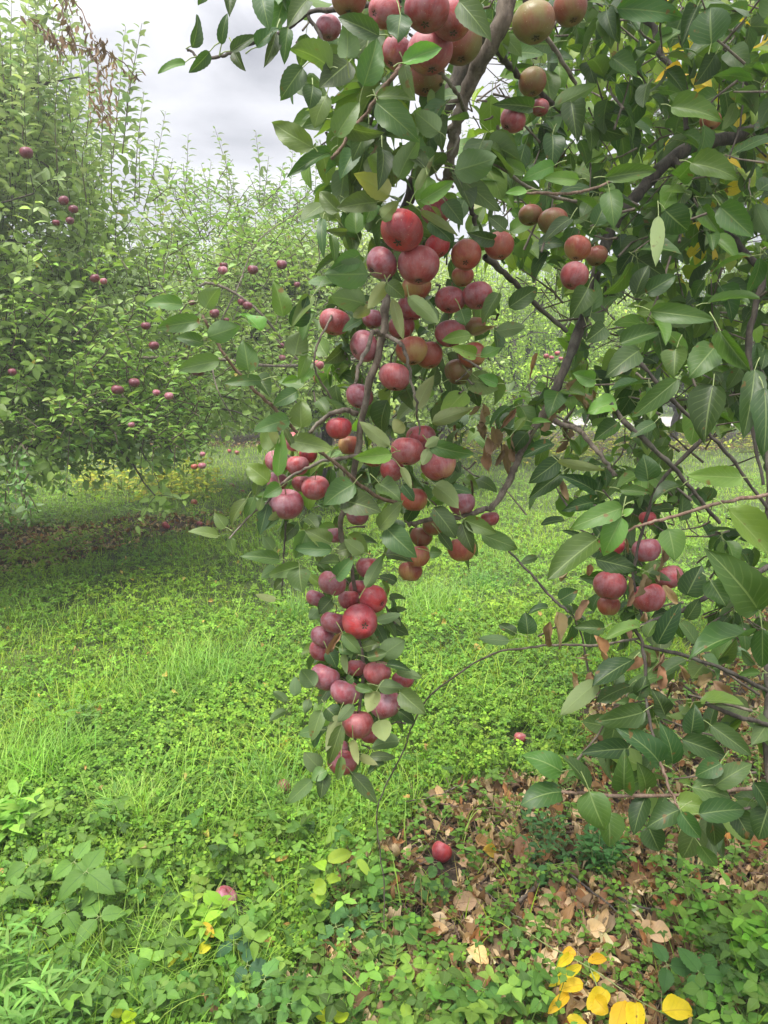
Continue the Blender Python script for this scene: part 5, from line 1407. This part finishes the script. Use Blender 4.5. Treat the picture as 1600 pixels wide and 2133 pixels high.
# explicit upright shoots that stand against the sky (px, top y, foot y, depth)
sh = MB(); shw = MB()
def tall_shoot(px0, y0, px1, y1, d, L=.088, tint=(0.19, 0.26, 0.14), sp_=.022):
    a, b_ = P(px0, y0, d), P(px1, y1, d + random.uniform(-.1, .1)); n_ = max(int(np.linalg.norm(b_ - a) / sp_), 6)
    c_ = smooth_path([a, (a + b_) / 2 + np.array([random.uniform(-.03, .03), random.uniform(-.03, .03), 0]), b_], 12)
    tubes(sh, c_[None], np.linspace(.0048, .0016, 12)[None], 4, (.11, .09, .06))
    f = (np.arange(n_) + .5) / n_; k = np.minimum((f * 11).astype(int), 10); ff = (f * 11 - k)[:, None]
    p_ = c_[k] * (1 - ff) + c_[k + 1] * ff; ax = nrm(b_ - a)
    ga = np.arange(n_) * 2.4 + random.uniform(0, 6)
    side = np.stack([np.cos(ga), np.sin(ga) * .8, np.zeros(n_)], -1)
    D = nrm(side + ax * rng.uniform(.3, .9, (n_, 1)) + rng.normal(0, .12, (n_, 3))); Ls = L * rng.uniform(.65, 1.1, n_) * (1 - .45 * f ** 4)
    leaves(sh, p_ + D * .01, D, nrm(ax * .7 + np.array([0, -.1, .6]) + rng.normal(0, .2, (n_, 3))), Ls, Ls * rng.uniform(.45, .58, n_), rng.uniform(.2, .5, n_), rng.uniform(.4, 1.2, n_), tintn(n_, tint, tuple(x * 1.35 for x in tint)), 3, 6, prof_leaf)
"""left tree tops"""
for a in [(80, 260, 72, -10, 4.6), (160, 330, 100, -20, 4.8), (180, 300, 178, 60, 4.6), (255, 320, 296, 48, 4.3), (235, 330, 262, 55, 4.5), (265, 260, 285, 130, 4.4), (210, 330, 205, 140, 5), (120, 360, 125, 120, 4.6), (30, 300, 25, -20, 4.5), (50, 330, 60, 40, 4.4), (280, 420, 300, 190, 4.8), (300, 440, 345, 232, 6.0), (290, 420, 292, 250, 5.5), (330, 430, 322, 290, 6.4), (380, 440, 392, 280, 6.4), (345, 440, 360, 330, 6), (10, 200, -10, -40, 4.5), (140, 240, 150, 0, 5.2), (232, 420, 228, 210, 4.7), (180, 420, 185, 250, 4.5)]:
    tall_shoot(*a)
o = sh.build('crown', M['leaf_far']); o.parent = t1; o.matrix_parent_inverse = t1.matrix_world.inverted() if False else Matrix.Translation(-t1.location)
o['label'] = 'upright shoots at the top of the left tree'
sh = MB(); shw = MB()
for a in [(495, 470, 448, 268, 6.6), (480, 430, 470, 320, 6.8), (515, 500, 462, 380, 6.6), (540, 440, 533, 275, 6.8), (548, 430, 560, 325, 6.8), (560, 450, 590, 340, 7), (430, 480, 440, 335, 7.4), (410, 470, 405, 350, 7.6), (600, 480, 610, 310, 7.8), (625, 470, 640, 345, 8), (655, 470, 663, 290, 8), (690, 470, 700, 320, 8.4), (575, 470, 570, 385, 7.4), (640, 440, 632, 350, 8), (470, 520, 455, 430, 7), (500, 520, 520, 400, 7), (700, 460, 712, 350, 8.4), (680, 480, 676, 370, 8), (1095, 420, 1100, 330, 9), (985, 330, 975, 250, 9), (960, 360, 965, 270, 9)]:
    tall_shoot(*a)
# the long limb of the middle tree with its fruit, reaching out to the left
shw = MB(); limb(shw, [P(760, 745, 6.2), P(640, 760, 5.4), P(560, 762, 5.0), P(450, 748, 4.8), P(290, 745, 4.9)], .012, .010, 24, 6); o = shw.build('limb', M['bark']); o.parent = t2; o.matrix_parent_inverse = Matrix.Translation(-t2.location)
shw = MB(); limb(shw, [P(620, 750, 5.2), P(530, 640, 5.0), P(440, 590, 5.0), P(395, 615, 5.0)], .010, .009, 16, 6); o = shw.build('limb', M['bark']); o.parent = t2; o.matrix_parent_inverse = Matrix.Translation(-t2.location)
shw = MB(); limb(shw, [P(450, 690, 5.0), P(495, 600, 5.0), P(540, 500, 5.2), P(640, 430, 5.4)], .006, .004, 16, 5); o = shw.build('limb', M['bark']); o.parent = t2; o.matrix_parent_inverse = Matrix.Translation(-t2.location)
shw = MB(); limb(shw, [P(440, 740, 4.8), P(450, 800, 4.5), P(490, 880, 4.6)], .006, .003, 10, 5); o = shw.build('limb', M['bark']); o.parent = t2; o.matrix_parent_inverse = Matrix.Translation(-t2.location)
def shootlets(n, x0, x1, y0, y1, da, db, tint, L=.062):
    for _ in range(n):
        x, y, d = random.uniform(x0, x1), random.uniform(y0, y1), random.uniform(da, db)
        a = random.uniform(-1.3, 1.3); l = random.uniform(30, 90)
        tall_shoot(x, y, x + math.sin(a) * l, y - math.cos(a) * l, d, L, tint, .026)
shootlets(260, 320, 720, 470, 840, 4.8, 7.5, (0.20, 0.32, 0.075), .08)
shootlets(130, 240, 700, 400, 600, 5.2, 7.5, (0.20, 0.31, 0.10), .08)
shootlets(60, 400, 720, 420, 560, 6.5, 8.5, (0.17, 0.27, 0.10), .075)
o = sh.build('crown', M['leaf_far']); o.parent = t2; o.matrix_parent_inverse = Matrix.Translation(-t2.location)
o['label'] = 'upright shoots standing against the grey sky'
# low skirt of the left tree hanging close to the ground
sh = MB(); shw = MB()
for _ in range(60):
    x = random.uniform(-70, 62); y = random.uniform(920, 1050); tall_shoot(x, y, x + random.uniform(-25, 25), y + random.uniform(30, 70), random.uniform(4.0, 4.6), .06, (0.09, 0.18, 0.04), .024)
for x, y, l in [(145, 900, 140), (320, 930, 60), (365, 930, 50), (300, 900, 80), (240, 900, 50), (50, 900, 120), (200, 880, 70), (380, 900, 60)]:
    tall_shoot(x, y, x + random.uniform(-10, 15), y + l, 4.5, .055, (0.07, 0.14, 0.04), .026)
shootlets(240, -20, 430, 760, 950, 4.4, 5.8, (0.18, 0.30, 0.065), .08)
shootlets(170, 0, 430, 560, 930, 4.2, 5.2, (0.20, 0.32, 0.07), .08)
o = sh.build('crown', M['leaf_far']); o.parent = t1; o.matrix_parent_inverse = Matrix.Translation(-t1.location)
o['label'] = 'drooping leafy skirt of the left tree'
# dead brown vine with seed pods over the left tree
vn = empty('dried_vine', P(150, 60, 4.1), 'dry brown climbing vine with shrivelled leaves over the top of the left tree', 'vine')
bl = MB(); vst = []
for s_ in ("140,-30,4 130,20,4 145,60,4 150,75,4", "110,80,4.2 160,95,4.1 200,100,4.1 215,85,4.1", "150,-10,4.1 185,50,4.1 200,90,4.1 250,125,4.2 290,170,4.3", "200,100,4.1 205,160,4.1 215,220,4.1 230,260,4.1", "60,40,4.2 110,80,4.2 130,110,4.2"):
    b = MB(); vst.append((b, 'stem', 'twig')); pp = limb(b, PL(s_), .004, .003, 24, 5, jit=.004)
    for q in pp[::2]:
        for _ in range(3):
            D = nrm(np.array([random.gauss(0, .4), random.gauss(0, .3), -1.0])); L = random.uniform(.03, .07)
            leaves(bl, [q + rng.normal(0, .02, 3)], [D], [rng.normal(0, 1, 3)], L, L * .4, random.uniform(.3, 1.3), random.gauss(0, 1), (0.16, 0.10, 0.06), 3, 5, prof_leaf, crumple=.06)
for q in region(60, 185, 245, 110, 250, 4.1, 4.3):
    D = nrm(np.array([random.gauss(0, .4), random.gauss(0, .3), -1.0])); L = random.uniform(.03, .06)
    leaves(bl, [q], [D], [rng.normal(0, 1, 3)], L, L * .4, .8, .5, (0.26, 0.17, 0.10), 3, 5, prof_leaf, crumple=.06)
for q, nm, mt in vst + [(bl, 'dry_leaves', 'dead')]:
    o = q.build(nm, M[mt], vn); o.matrix_parent_inverse = Matrix.Translation(-vn.location)

# ------------------------------------------------------------------ single plants, leaves and sticks on the ground
def plant(name, g_, label, cat, parts, group=None):
    """parts: list of (name, MB in world coordinates, material)"""
    e = empty(name, g_, label, cat, group)
    for nm, mbx, mt in parts:
        if mbx.n:
            o = mbx.build(nm, M[mt], e); o.matrix_parent_inverse = Matrix.Translation(-Vector(g_))
    return e
def gp_(x, y):
    g_ = G(x, y); g_[2] = gh(g_[0], g_[1]); return g_
def at_h(x, y, h):
    """point above the ground plane at height h seen at x, y"""
    v = FW + (x - 800) / F_PX * RT + (1066.5 - y) / F_PX * UP
    return CAM + (h - CAM[2]) / v[2] * v
BRT = (0.095, 0.19, 0.035)
def bramble(spots, label, tint=BRT, name='bramble_plant', size=None, prof=prof_bram, cat='plant', wr=.66):
    """spots: x, y, leaf size px, height"""
    lf, st = MB(), MB(); base = None
    for x, y, spx, h in spots:
        top = at_h(x, y, h); d = (top - CAM) @ FW; s_ = spx / F_PX * d
        root = top.copy(); root[2] = gh(root[0], root[1]); root[0] += random.uniform(-.03, .03); root[1] += random.uniform(.0, .05)
        if base is None: base = root.copy()
        limb(st, [root, (root + top) / 2 + rng.normal(0, .01, 3), top], .0022, .0014, 8, 5, jit=.001)
        up = nrm(np.array([random.gauss(0, .15), -0.45 + random.gauss(0, .15), 1.0])); a0 = random.uniform(0, 6.28)
        e1 = nrm(np.cross(up, [0.3, 1, 0])); e2 = np.cross(up, e1)
        for k in range(3):
            a = a0 + (k - 1) * 1.9; D = nrm(np.cos(a) * e1 + np.sin(a) * e2 - .1 * np.array([0, 0, 1])); sz = s_ * (1.15 if k == 1 else .92) * random.uniform(.9, 1.1)
            leaves(lf, [top + D * .006], [D], [up], sz, sz * wr, .22, random.uniform(.2, .7), np.array(tint) * random.uniform(.85, 1.2), 7, 15, prof, wave=.07, serr=.075)
            tubes(st, [[top, top + D * .01]], [[.001, .001]], 4)
    return plant(name, base, label, cat, [('leaves', lf, 'bramble'), ('stem', st, 'petiole')])
bramble([(155, 1795, 55, .16), (60, 1800, 45, .13), (30, 1850, 45, .1)], 'pale bramble sprig at the left edge above the feathery weeds')
bramble([(180, 1815, 72, .2)], 'broad three-leaved bramble leaf standing highest at lower left')
bramble([(212, 1848, 55, .15), (205, 1910, 62, .13), (135, 1900, 48, .1)], 'bramble shoot with ribbed leaves right of the highest lower left one')
bramble([(490, 1965, 44, .09), (515, 2010, 50, .08)], 'dark wrinkled bramble leaves at the lower middle left', (0.04, 0.10, 0.045))
bramble([(550, 2040, 52, .09), (600, 2090, 55, .09), (540, 2100, 50, .08), (640, 2050, 40, .07)], 'bright bramble patch along the bottom edge left of centre', (0.085, 0.19, 0.045))
bramble([(700, 1930, 36, .06), (730, 1910, 34, .06), (760, 1940, 34, .05), (680, 1900, 34, .05), (655, 1880, 32, .05), (770, 1900, 30, .06)], 'small bramble runner left of the thin hanging twig', (0.065, 0.155, 0.045))
bramble([(835, 1945, 34, .06), (820, 1970, 30, .05), (850, 1925, 30, .06)], 'light green trefoil plant right of the hanging twig', (0.12, 0.26, 0.05), 'trefoil_plant', prof=prof_round, wr=.8)
bramble([(855, 2010, 28, .06), (880, 2020, 28, .05), (830, 2025, 26, .06), (900, 2045, 26, .04)], 'lime green trefoil plant near the bottom centre', (0.17, 0.30, 0.04), 'trefoil_plant', prof=prof_round, wr=.8)
bramble([(1390, 2010, 55, .12)], 'dark green bramble leaf near the right bottom behind the yellow leaves', (0.045, 0.115, 0.03))
bramble([(1460, 2030, 58, .13), (1500, 2000, 44, .1)], 'larger green bramble leaves at the lower right corner', (0.055, 0.14, 0.03))
bramble([(1500, 2090, 62, .1), (1560, 2050, 46, .1)], 'bright green broad leaves lowest at the right corner', (0.10, 0.25, 0.03))
bramble([(965, 2075, 40, .08), (1010, 2060, 38, .07), (1040, 2090, 40, .07), (985, 2110, 40, .06)], 'green leafy seedlings at the bottom edge right of centre', (0.07, 0.17, 0.035), 'seedling_plant', wr=.75)
bramble([(1130, 2080, 38, .08), (1090, 2030, 36, .07), (1150, 2110, 36, .06)], 'green leafy seedlings left of the yellow leaves', (0.075, 0.17, 0.03), 'seedling_plant', wr=.75)
bramble([(1080, 1960, 30, .06), (1110, 1975, 26, .05), (1060, 1935, 26, .05)], 'small seedlings on the litter above the yellow leaves', (0.075, 0.16, 0.035), 'seedling_plant', wr=.6)
bramble([(890, 1830, 28, .06), (925, 1850, 28, .05), (880, 1850, 24, .05), (905, 1800, 24, .06)], 'leafy seedlings just below the shiny red windfall', (0.07, 0.16, 0.035), 'seedling_plant', wr=.7)

def leafy_shrub(x, y, rpx, h, label, tint, nst=14, L=.034, wr=.42, lanky=False, name='leafy_weed', prof=prof_lance):
    lf, st = MB(), MB(); g_ = gp_(x, y); d = (g_ - CAM) @ FW; R0 = rpx / F_PX * d
    for i in range(nst):
        a = random.uniform(0, 6.28); rr = R0 * math.sqrt(random.random()); base = g_ + np.array([math.cos(a) * rr * .5, math.sin(a) * rr * .5, 0])
        tip = g_ + np.array([math.cos(a) * rr, math.sin(a) * rr, h * random.uniform(.55, 1.05)])
        c_ = smooth_path([base, (base + tip) / 2 + rng.normal(0, .01, 3), tip], 8); tubes(st, c_[None], np.linspace(.0022, .001, 8)[None], 4)
        m = max(int(h / .011), 6); f = np.linspace(.2, 1, m); k = np.minimum((f * 7).astype(int), 6); ff = (f * 7 - k)[:, None]; p_ = c_[k] * (1 - ff) + c_[k + 1] * ff
        ga = np.arange(m) * 2.4 + random.uniform(0, 6); D = nrm(np.stack([np.cos(ga), np.sin(ga), rng.uniform(.2, .9, m)], -1))
        Ls = L * rng.uniform(.7, 1.15, m)
        leaves(lf, p_, D, nrm(np.array([0, -.15, 1.0]) + .2 * rng.normal(0, 1, (m, 3))), Ls, Ls * wr, .25, rng.uniform(.3, 1.0, m), tintn(m, tint, tuple(t_ * 1.4 for t_ in tint)), 3, 7, prof)
    return plant(name, g_, label, 'plant', [('leaves', lf, 'herb'), ('stem', st, 'petiole')])
leafy_shrub(1252, 1815, 52, .13, 'compact bushy green weed on brown litter below the right spray', (0.05, 0.14, 0.035), 22, .033)
leafy_shrub(1130, 1770, 75, .10, 'loose clump of green weeds left of the bushy one on the litter', (0.05, 0.125, 0.035), 22, .030)
leafy_shrub(1120, 1850, 30, .06, 'tiny green weed on the litter below the loose clump', (0.05, 0.13, 0.035), 7, .034, .55)
leafy_shrub(1440, 1830, 40, .05, 'tuft of dark needle-like weed on the litter at the right', (0.03, 0.085, 0.03), 14, .022, .25)
leafy_shrub(1500, 1960, 120, .15, 'sprawling yellow-green weeds at the right side of the litter', (0.11, 0.22, 0.03), 16, .040, .5)
leafy_shrub(1590, 2040, 50, .16, 'bright lobed weed at the right bottom edge', (0.13, 0.29, 0.03), 10, .05, .45)
leafy_shrub(430, 1990, 45, .16, 'yellow-green upright weed below the purple windfall', (0.17, 0.29, 0.03), 8, .052, .5)
leafy_shrub(20, 1760, 45, .16, 'bright yellow-green weed at the left edge', (0.17, 0.31, 0.05), 8, .10, .28)
leafy_shrub(30, 2180, 130, .22, 'tall narrow-leaved weeds filling the bottom left corner', (0.12, 0.24, 0.05), 34, .062, .15)
leafy_shrub(170, 2150, 90, .14, 'narrow-leaved weed stems right of the bottom left corner clump', (0.11, 0.22, 0.05), 14, .055, .18)
leafy_shrub(240, 1720, 60, .10, 'blue-green narrow-leaved weed in the lawn at left', (0.09, 0.18, 0.035), 8, .07, .2)
leafy_shrub(180, 1530, 50, .12, 'grey-green narrow-leaved weed clump in the lawn farther back', (0.09, 0.17, 0.04), 12, .06, .2)
leafy_shrub(770, 1850, 40, .10, 'light green weed with long leaves beside the hanging twig', (0.13, 0.26, 0.04), 4, .06, .4)
leafy_shrub(1450, 2140, 40, .06, 'small weed at the bottom right edge', (0.06, 0.13, 0.03), 8, .04, .5)

def feathery(x, y, wpx, n, label, tint):
    """finely divided fronds"""
    lf, st = MB(), MB(); g_ = gp_(x, y); d = (g_ - CAM) @ FW
    for i in range(n):
        a = random.uniform(0, 6.28); L = wpx / F_PX * d * random.uniform(.5, .9); el = random.uniform(.25, .9)
        D = np.array([math.cos(a) * math.cos(el), math.sin(a) * math.cos(el) - .2, math.sin(el)])
        b0 = g_ + np.array([random.gauss(0, .03), random.gauss(0, .03), 0]); tip = b0 + D * L - np.array([0, 0, .25 * L])
        c_ = smooth_path([b0, b0 + D * L * .55, tip], 12); tubes(st, c_[None], np.linspace(.0016, .0006, 12)[None], 4)
        ax = nrm(c_[1:] - c_[:-1])
        for k in range(3, 12):
            for sg in (-1, 1):
                s_ = nrm(np.cross(ax[k - 1], [0, 0, 1])) * sg; pl = L * .28 * math.sin(math.pi * (k - 2) / 10.5) + .006
                q0 = c_[k]; m = 7; f = np.linspace(.15, 1, m)[:, None]; dd = nrm(s_ * .85 + ax[k - 1] * .5); p_ = q0 + dd * f * pl
                tubes(st, [[q0, q0 + dd * pl]], [[.0006, .0004]], 3)
                for s2 in (-1, 1):
                    D2 = nrm(dd * .6 + s2 * np.cross(dd, [0, 0, 1.0]) * .8) + np.zeros((m, 3)) + rng.normal(0, .15, (m, 3)); ll = pl * .36 * (1.15 - f[:, 0])
                    leaves(lf, p_, D2, np.array([[0, 0, 1.0]]) + .2 * rng.normal(0, 1, (m, 3)), ll, ll * .38, .2, .3, tintn(m, tint, tuple(t_ * 1.4 for t_ in tint)), 2, 3, prof_lance)
    return plant('feathery_weed', g_, label, 'plant', [('fronds', lf, 'grass'), ('stem', st, 'petiole')])
feathery(320, 1900, 110, 12, 'feathery carrot-leaved weed left of the purple windfall', (0.08, 0.19, 0.05))
feathery(300, 2050, 160, 14, 'feathery fern-like weed along the bottom left', (0.10, 0.20, 0.05))
feathery(400, 2100, 160, 12, 'feathery yellow-green weed at the bottom beside the orange leaf', (0.15, 0.26, 0.05))
feathery(110, 2010, 150, 10, 'grey-green ferny weed over the bottom left corner', (0.11, 0.21, 0.08))
feathery(740, 2080, 110, 12, 'fine ferny seedlings at the bottom centre', (0.09, 0.20, 0.035))
feathery(810, 2070, 90, 9, 'fine ferny seedlings right of the bottom centre ones', (0.09, 0.20, 0.035))
feathery(490, 1890, 70, 9, 'ferny weed growing over the right of the purple windfall', (0.08, 0.18, 0.04))
feathery(320, 1820, 80, 8, 'pale ferny weed in the clover above the brambles', (0.11, 0.22, 0.07))

def tussock(x, y, rpx, n, h, label, tint):
    m_ = MB(); g_ = gp_(x, y); d = (g_ - CAM) @ FW; R0 = rpx / F_PX * d
    p = np.stack([g_[0] + rng.normal(0, R0 * .45, n), g_[1] + rng.normal(0, R0 * .5, n), np.full(n, g_[2])], -1)
    blades(m_, p, rng.uniform(.6, 1.2, n) * h, rng.uniform(.0035, .006, n), tintn(n, tint, tuple(t_ * 1.5 for t_ in tint)), .55, 1.9, rows=8)
    o = m_.build('grass_tussock', M['grass'], loc=g_); tag(o, label, 'grass tussock')
tussock(900, 1270, 110, 800, .22, 'long arching grass tussock right of the lower column', (0.17, 0.29, 0.07))
tussock(420, 1420, 150, 700, .22, 'long arching grass in the middle of the left lawn', (0.20, 0.33, 0.05))
tussock(90, 1620, 120, 500, .22, 'long grass at the left edge of the lawn', (0.19, 0.33, 0.04))
tussock(560, 1660, 90, 350, .16, 'grass tuft around the pale windfall apple', (0.12, 0.24, 0.05))
tussock(270, 1720, 60, 300, .18, 'grass tuft with straw coloured blades in front of the clover', (0.24, 0.34, 0.06))
tussock(1010, 1230, 60, 250, .16, 'grass tuft behind the twig right of the long tussock', (0.12, 0.25, 0.05))
tussock(620, 1290, 60, 250, .18, 'grass tuft behind the left of the lower column', (0.13, 0.25, 0.05))

# yellow leaved sapling and trailing vine
def ovate_plant(name, label, spots, tint, mat='yellow', stem=None, smat='petiole', cat='plant'):
    lf, st = MB(), MB(); base = None
    for x0, y0, x1, y1, wpx, h in spots:
        a, b_ = at_h(x0, y0, h), at_h(x1, y1, h + random.uniform(-.015, .015)); d = (a - CAM) @ FW; D = b_ - a; L = np.linalg.norm(D)
        if base is None: base = np.array([a[0], a[1], gh(a[0], a[1])])
        face = nrm(CAM - a); N = face * .8 + np.array([0, 0, .5]) + rng.normal(0, .2, 3)
        leaves(lf, [a], [D], [N], L, wpx / F_PX * d, random.uniform(.2, .7), random.uniform(.1, .9), np.array(tint) * np.array([random.uniform(.85, 1.05), random.uniform(.75, 1.1), 1]), 7, 16, prof_round if mat == 'yellow' else prof_leaf, wave=.10, serr=.02)
    for s_ in (stem or []):
        limb(st, [at_h(*q) for q in s_], .0016, .0013, 16, 5, jit=.001)
    return plant(name, base, label, cat, [('leaves', lf, mat), ('stem', st, smat)])
ovate_plant('lime_sapling', 'small sapling with lime green oval leaves left of the hanging twig',
 [(678, 1812, 648, 1782, 34, .17), (683, 1795, 738, 1768, 34, .17), (685, 1840, 710, 1820, 30, .14), (680, 1842, 650, 1855, 36, .14), (675, 1862, 655, 1885, 20, .1), (745, 1790, 775, 1825, 18, .15), (650, 1860, 668, 1890, 18, .08)], (0.27, 0.42, 0.04), 'herb',
 [[(680, 1900, 0), (678, 1850, .1), (680, 1812, .17)], [(720, 1880, 0), (735, 1830, .1), (745, 1790, .15)]])
ovate_plant('yellow_vine', 'trailing vine with bright yellow oval leaves at the lower right',
 [(1225, 2005, 1270, 1988, 26, .12), (1190, 1990, 1165, 2010, 26, .12), (1200, 1990, 1170, 1978, 24, .12), (1215, 2050, 1165, 2055, 30, .1), (1240, 2080, 1262, 2110, 44, .1),
  (1262, 2062, 1228, 2100, 42, .1), (1300, 2085, 1275, 2150, 36, .09), (1325, 2088, 1325, 2160, 48, .09), (1380, 2108, 1452, 2092, 56, .1), (1185, 2070, 1145, 2105, 26, .08), (1210, 2010, 1150, 2050, 22, .09), (1180, 2120, 1230, 2140, 26, .06), (1245, 2045, 1230, 2028, 26, .09)], (0.62, 0.47, 0.02), 'yellow',
 [[(1080, 1930, .02), (1150, 1975, .09), (1210, 2005, .12), (1280, 2050, .1), (1340, 2090, .08), (1420, 2130, .03)], [(1290, 2160, 0), (1262, 2090, .08), (1225, 2005, .12)]])
ovate_plant('lime_seedling', 'lime yellow pair of leaves cut by the bottom edge left of centre',
 [(690, 2120, 655, 2105, 34, .08), (695, 2120, 730, 2110, 28, .08), (670, 2130, 690, 2160, 40, .06)], (0.34, 0.45, 0.02), 'herb', [[(692, 2180, 0), (692, 2120, .08)]])
ovate_plant('lime_seedling', 'lime yellow leaves at the bottom edge farther left below the ferny weed',
 [(250, 2120, 228, 2100, 30, .1), (262, 2130, 280, 2095, 32, .1), (262, 2128, 268, 2160, 34, .09)], (0.34, 0.45, 0.02), 'herb', [[(256, 2190, 0), (256, 2122, .1)]])
ovate_plant('yellow_seedling', 'seedling with yellowing leaves beside the feathery weed at the bottom left',
 [(380, 1980, 350, 2010, 16, .08), (400, 1990, 385, 1998, 16, .07), (420, 1925, 445, 1950, 26, .12), (415, 1985, 440, 1960, 24, .1)], (0.50, 0.42, 0.03), 'yellow', [[(400, 2030, 0), (400, 1985, .07), (420, 1930, .12)]])

FL = [  # x, y, size px, tint, label
 (1236, 1942, 50, (0.62, 0.46, 0.27), 'pale cream fallen leaf at the centre of the litter'),
 (1366, 1946, 56, (0.60, 0.42, 0.26), 'pale tan crumpled fallen leaf right of the cream one'),
 (1275, 1962, 38, (0.50, 0.29, 0.17), 'tan pink fallen leaf touching the cream one'),
 (995, 1985, 48, (0.68, 0.47, 0.22), 'square pale yellow fallen leaf near the bottom centre'),
 (785, 1858, 46, (0.66, 0.46, 0.14), 'yellow cream fallen leaf right beside the hanging twig'),
 (1018, 1775, 34, (0.50, 0.33, 0.05), 'golden fallen leaf right of the shiny red windfall'),
 (1005, 1758, 36, (0.45, 0.26, 0.12), 'narrow tan fallen leaf standing beside the golden one'),
 (440, 2078, 50, (0.58, 0.33, 0.15), 'peach coloured curled fallen leaf at the bottom left'),
 (970, 1880, 44, (0.44, 0.30, 0.19), 'curled tan fallen leaf left of the litter centre'),
 (1085, 1775, 48, (0.34, 0.19, 0.12), 'large dull brown fallen leaf below the loose green weeds'),
 (1165, 1885, 54, (0.38, 0.22, 0.13), 'large curled tan-brown fallen leaf on the litter'),
 (1260, 1870, 46, (0.36, 0.19, 0.11), 'rust brown fallen leaf under the bushy weed'),
 (597, 1549, 26, (0.62, 0.33, 0.08), 'orange fallen leaf in the clover left of the column foot'),
 (965, 1800, 30, (0.46, 0.30, 0.18), 'tan fallen leaf just under the shiny red windfall'),
 (1325, 1815, 40, (0.24, 0.11, 0.06), 'dark red-brown fallen leaf right of the bushy weed'),
 (960, 1700, 30, (0.40, 0.24, 0.13), 'curled brown fallen leaf above the shiny red windfall'),
 (1045, 2090, 30, (0.50, 0.36, 0.24), 'pale brown fallen leaf at the bottom edge'),
 (1520, 1750, 34, (0.58, 0.28, 0.08), 'orange fallen leaf at the right under the spray'),
]
for x, y, spx, tt, lb in FL:
    m_ = MB(); g_ = at_h(x, y, .03); d = (g_ - CAM) @ FW; L = spx / F_PX * d * 1.15; a = random.uniform(0, 6.28)
    D = np.array([math.cos(a), math.sin(a) * .9, .25]); st_ = g_ - D * L * .5; st_[2] = max(st_[2], .022)
    leaves(m_, [st_], [D], [nrm(np.array([0, -.5, 1.0]) + rng.normal(0, .2, 3))], L, L * random.uniform(.7, .9), random.uniform(.3, .7), random.uniform(-.8, .9), tt, 9, 14, prof_round, wave=.14, crumple=.02)
    o = m_.build('fallen_leaf', M['dead'], loc=g_); tag(o, lb, 'leaf', 'large fallen leaves on the ground')
ST = [
 ([(1080, 1880, .02), (1140, 1825, .03), (1185, 1790, .03)], .006, 'grey broken stick lying left of the litter centre', 'bark'),
 ([(1250, 1850, .03), (1330, 1885, .03), (1440, 1912, .02)], .0045, 'brown stick lying slanting across the litter', 'bark_dark'),
 ([(1500, 1920, .03), (1560, 1922, .03), (1640, 1918, .03)], .005, 'dark stick at the right edge of the litter', 'bark_dark'),
 ([(830, 1672, .05), (900, 1660, .06), (960, 1635, .06)], .0022, 'thin pale dry stalk in clover right of the column foot', 'bark'),
 ([(900, 1670, .05), (990, 1685, .05), (1080, 1678, .05)], .0022, 'thin dry stalk crossing toward the litter', 'twig'),
 ([(835, 1830, .01), (870, 1790, .05), (900, 1750, .08)], .0016, 'pale straw stalk leaning beside the shiny red windfall', 'twig'),
 ([(1000, 1850, .02), (1060, 1895, .03), (1100, 1925, .02)], .0026, 'thin grey twig lying below the shiny red windfall', 'bark'),
 ([(1180, 1815, .05), (1250, 1870, .04), (1320, 1930, .02)], .0035, 'thin dark twig under the bushy weed', 'bark_dark'),
]
for pp, r, lb, mt in ST:
    m_ = MB(); w3 = [at_h(*q) for q in pp]; limb(m_, w3, r, r * .6, 16, 7, jit=.002)
    o = m_.build('fallen_stick', M[mt], loc=w3[1]); tag(o, lb, 'stick', 'fallen sticks')

# ------------------------------------------------------------------ even veil of air added to stand in for lens flare
HZ = 0.0072
b = MB(); x0, x1, y0, y1, z0, z1 = -45, 45, -8, 60, -1.6, 7.5
V = [(x, y, z) for x in (x0, x1) for y in (y0, y1) for z in (z0, z1)]
b.add(V, [[0, 1, 3, 2], [4, 6, 7, 5], [0, 4, 5, 1], [2, 3, 7, 6], [0, 2, 6, 4], [1, 5, 7, 3]])
hm = newmat('flare_veil'); t = NT(hm)
pv = t.n('ShaderNodeVolumePrincipled', {'Color': (0.93, 0.95, 1.0), 'Density': HZ, 'Anisotropy': 0.3})
t.n('ShaderNodeOutputMaterial', {'Volume': pv.outputs[0]})
o = b.build('flare_veil', hm, smooth=False); tag(o, 'thin even veil added to stand in for milky lens flare', 'flare_veil', kind='stuff')
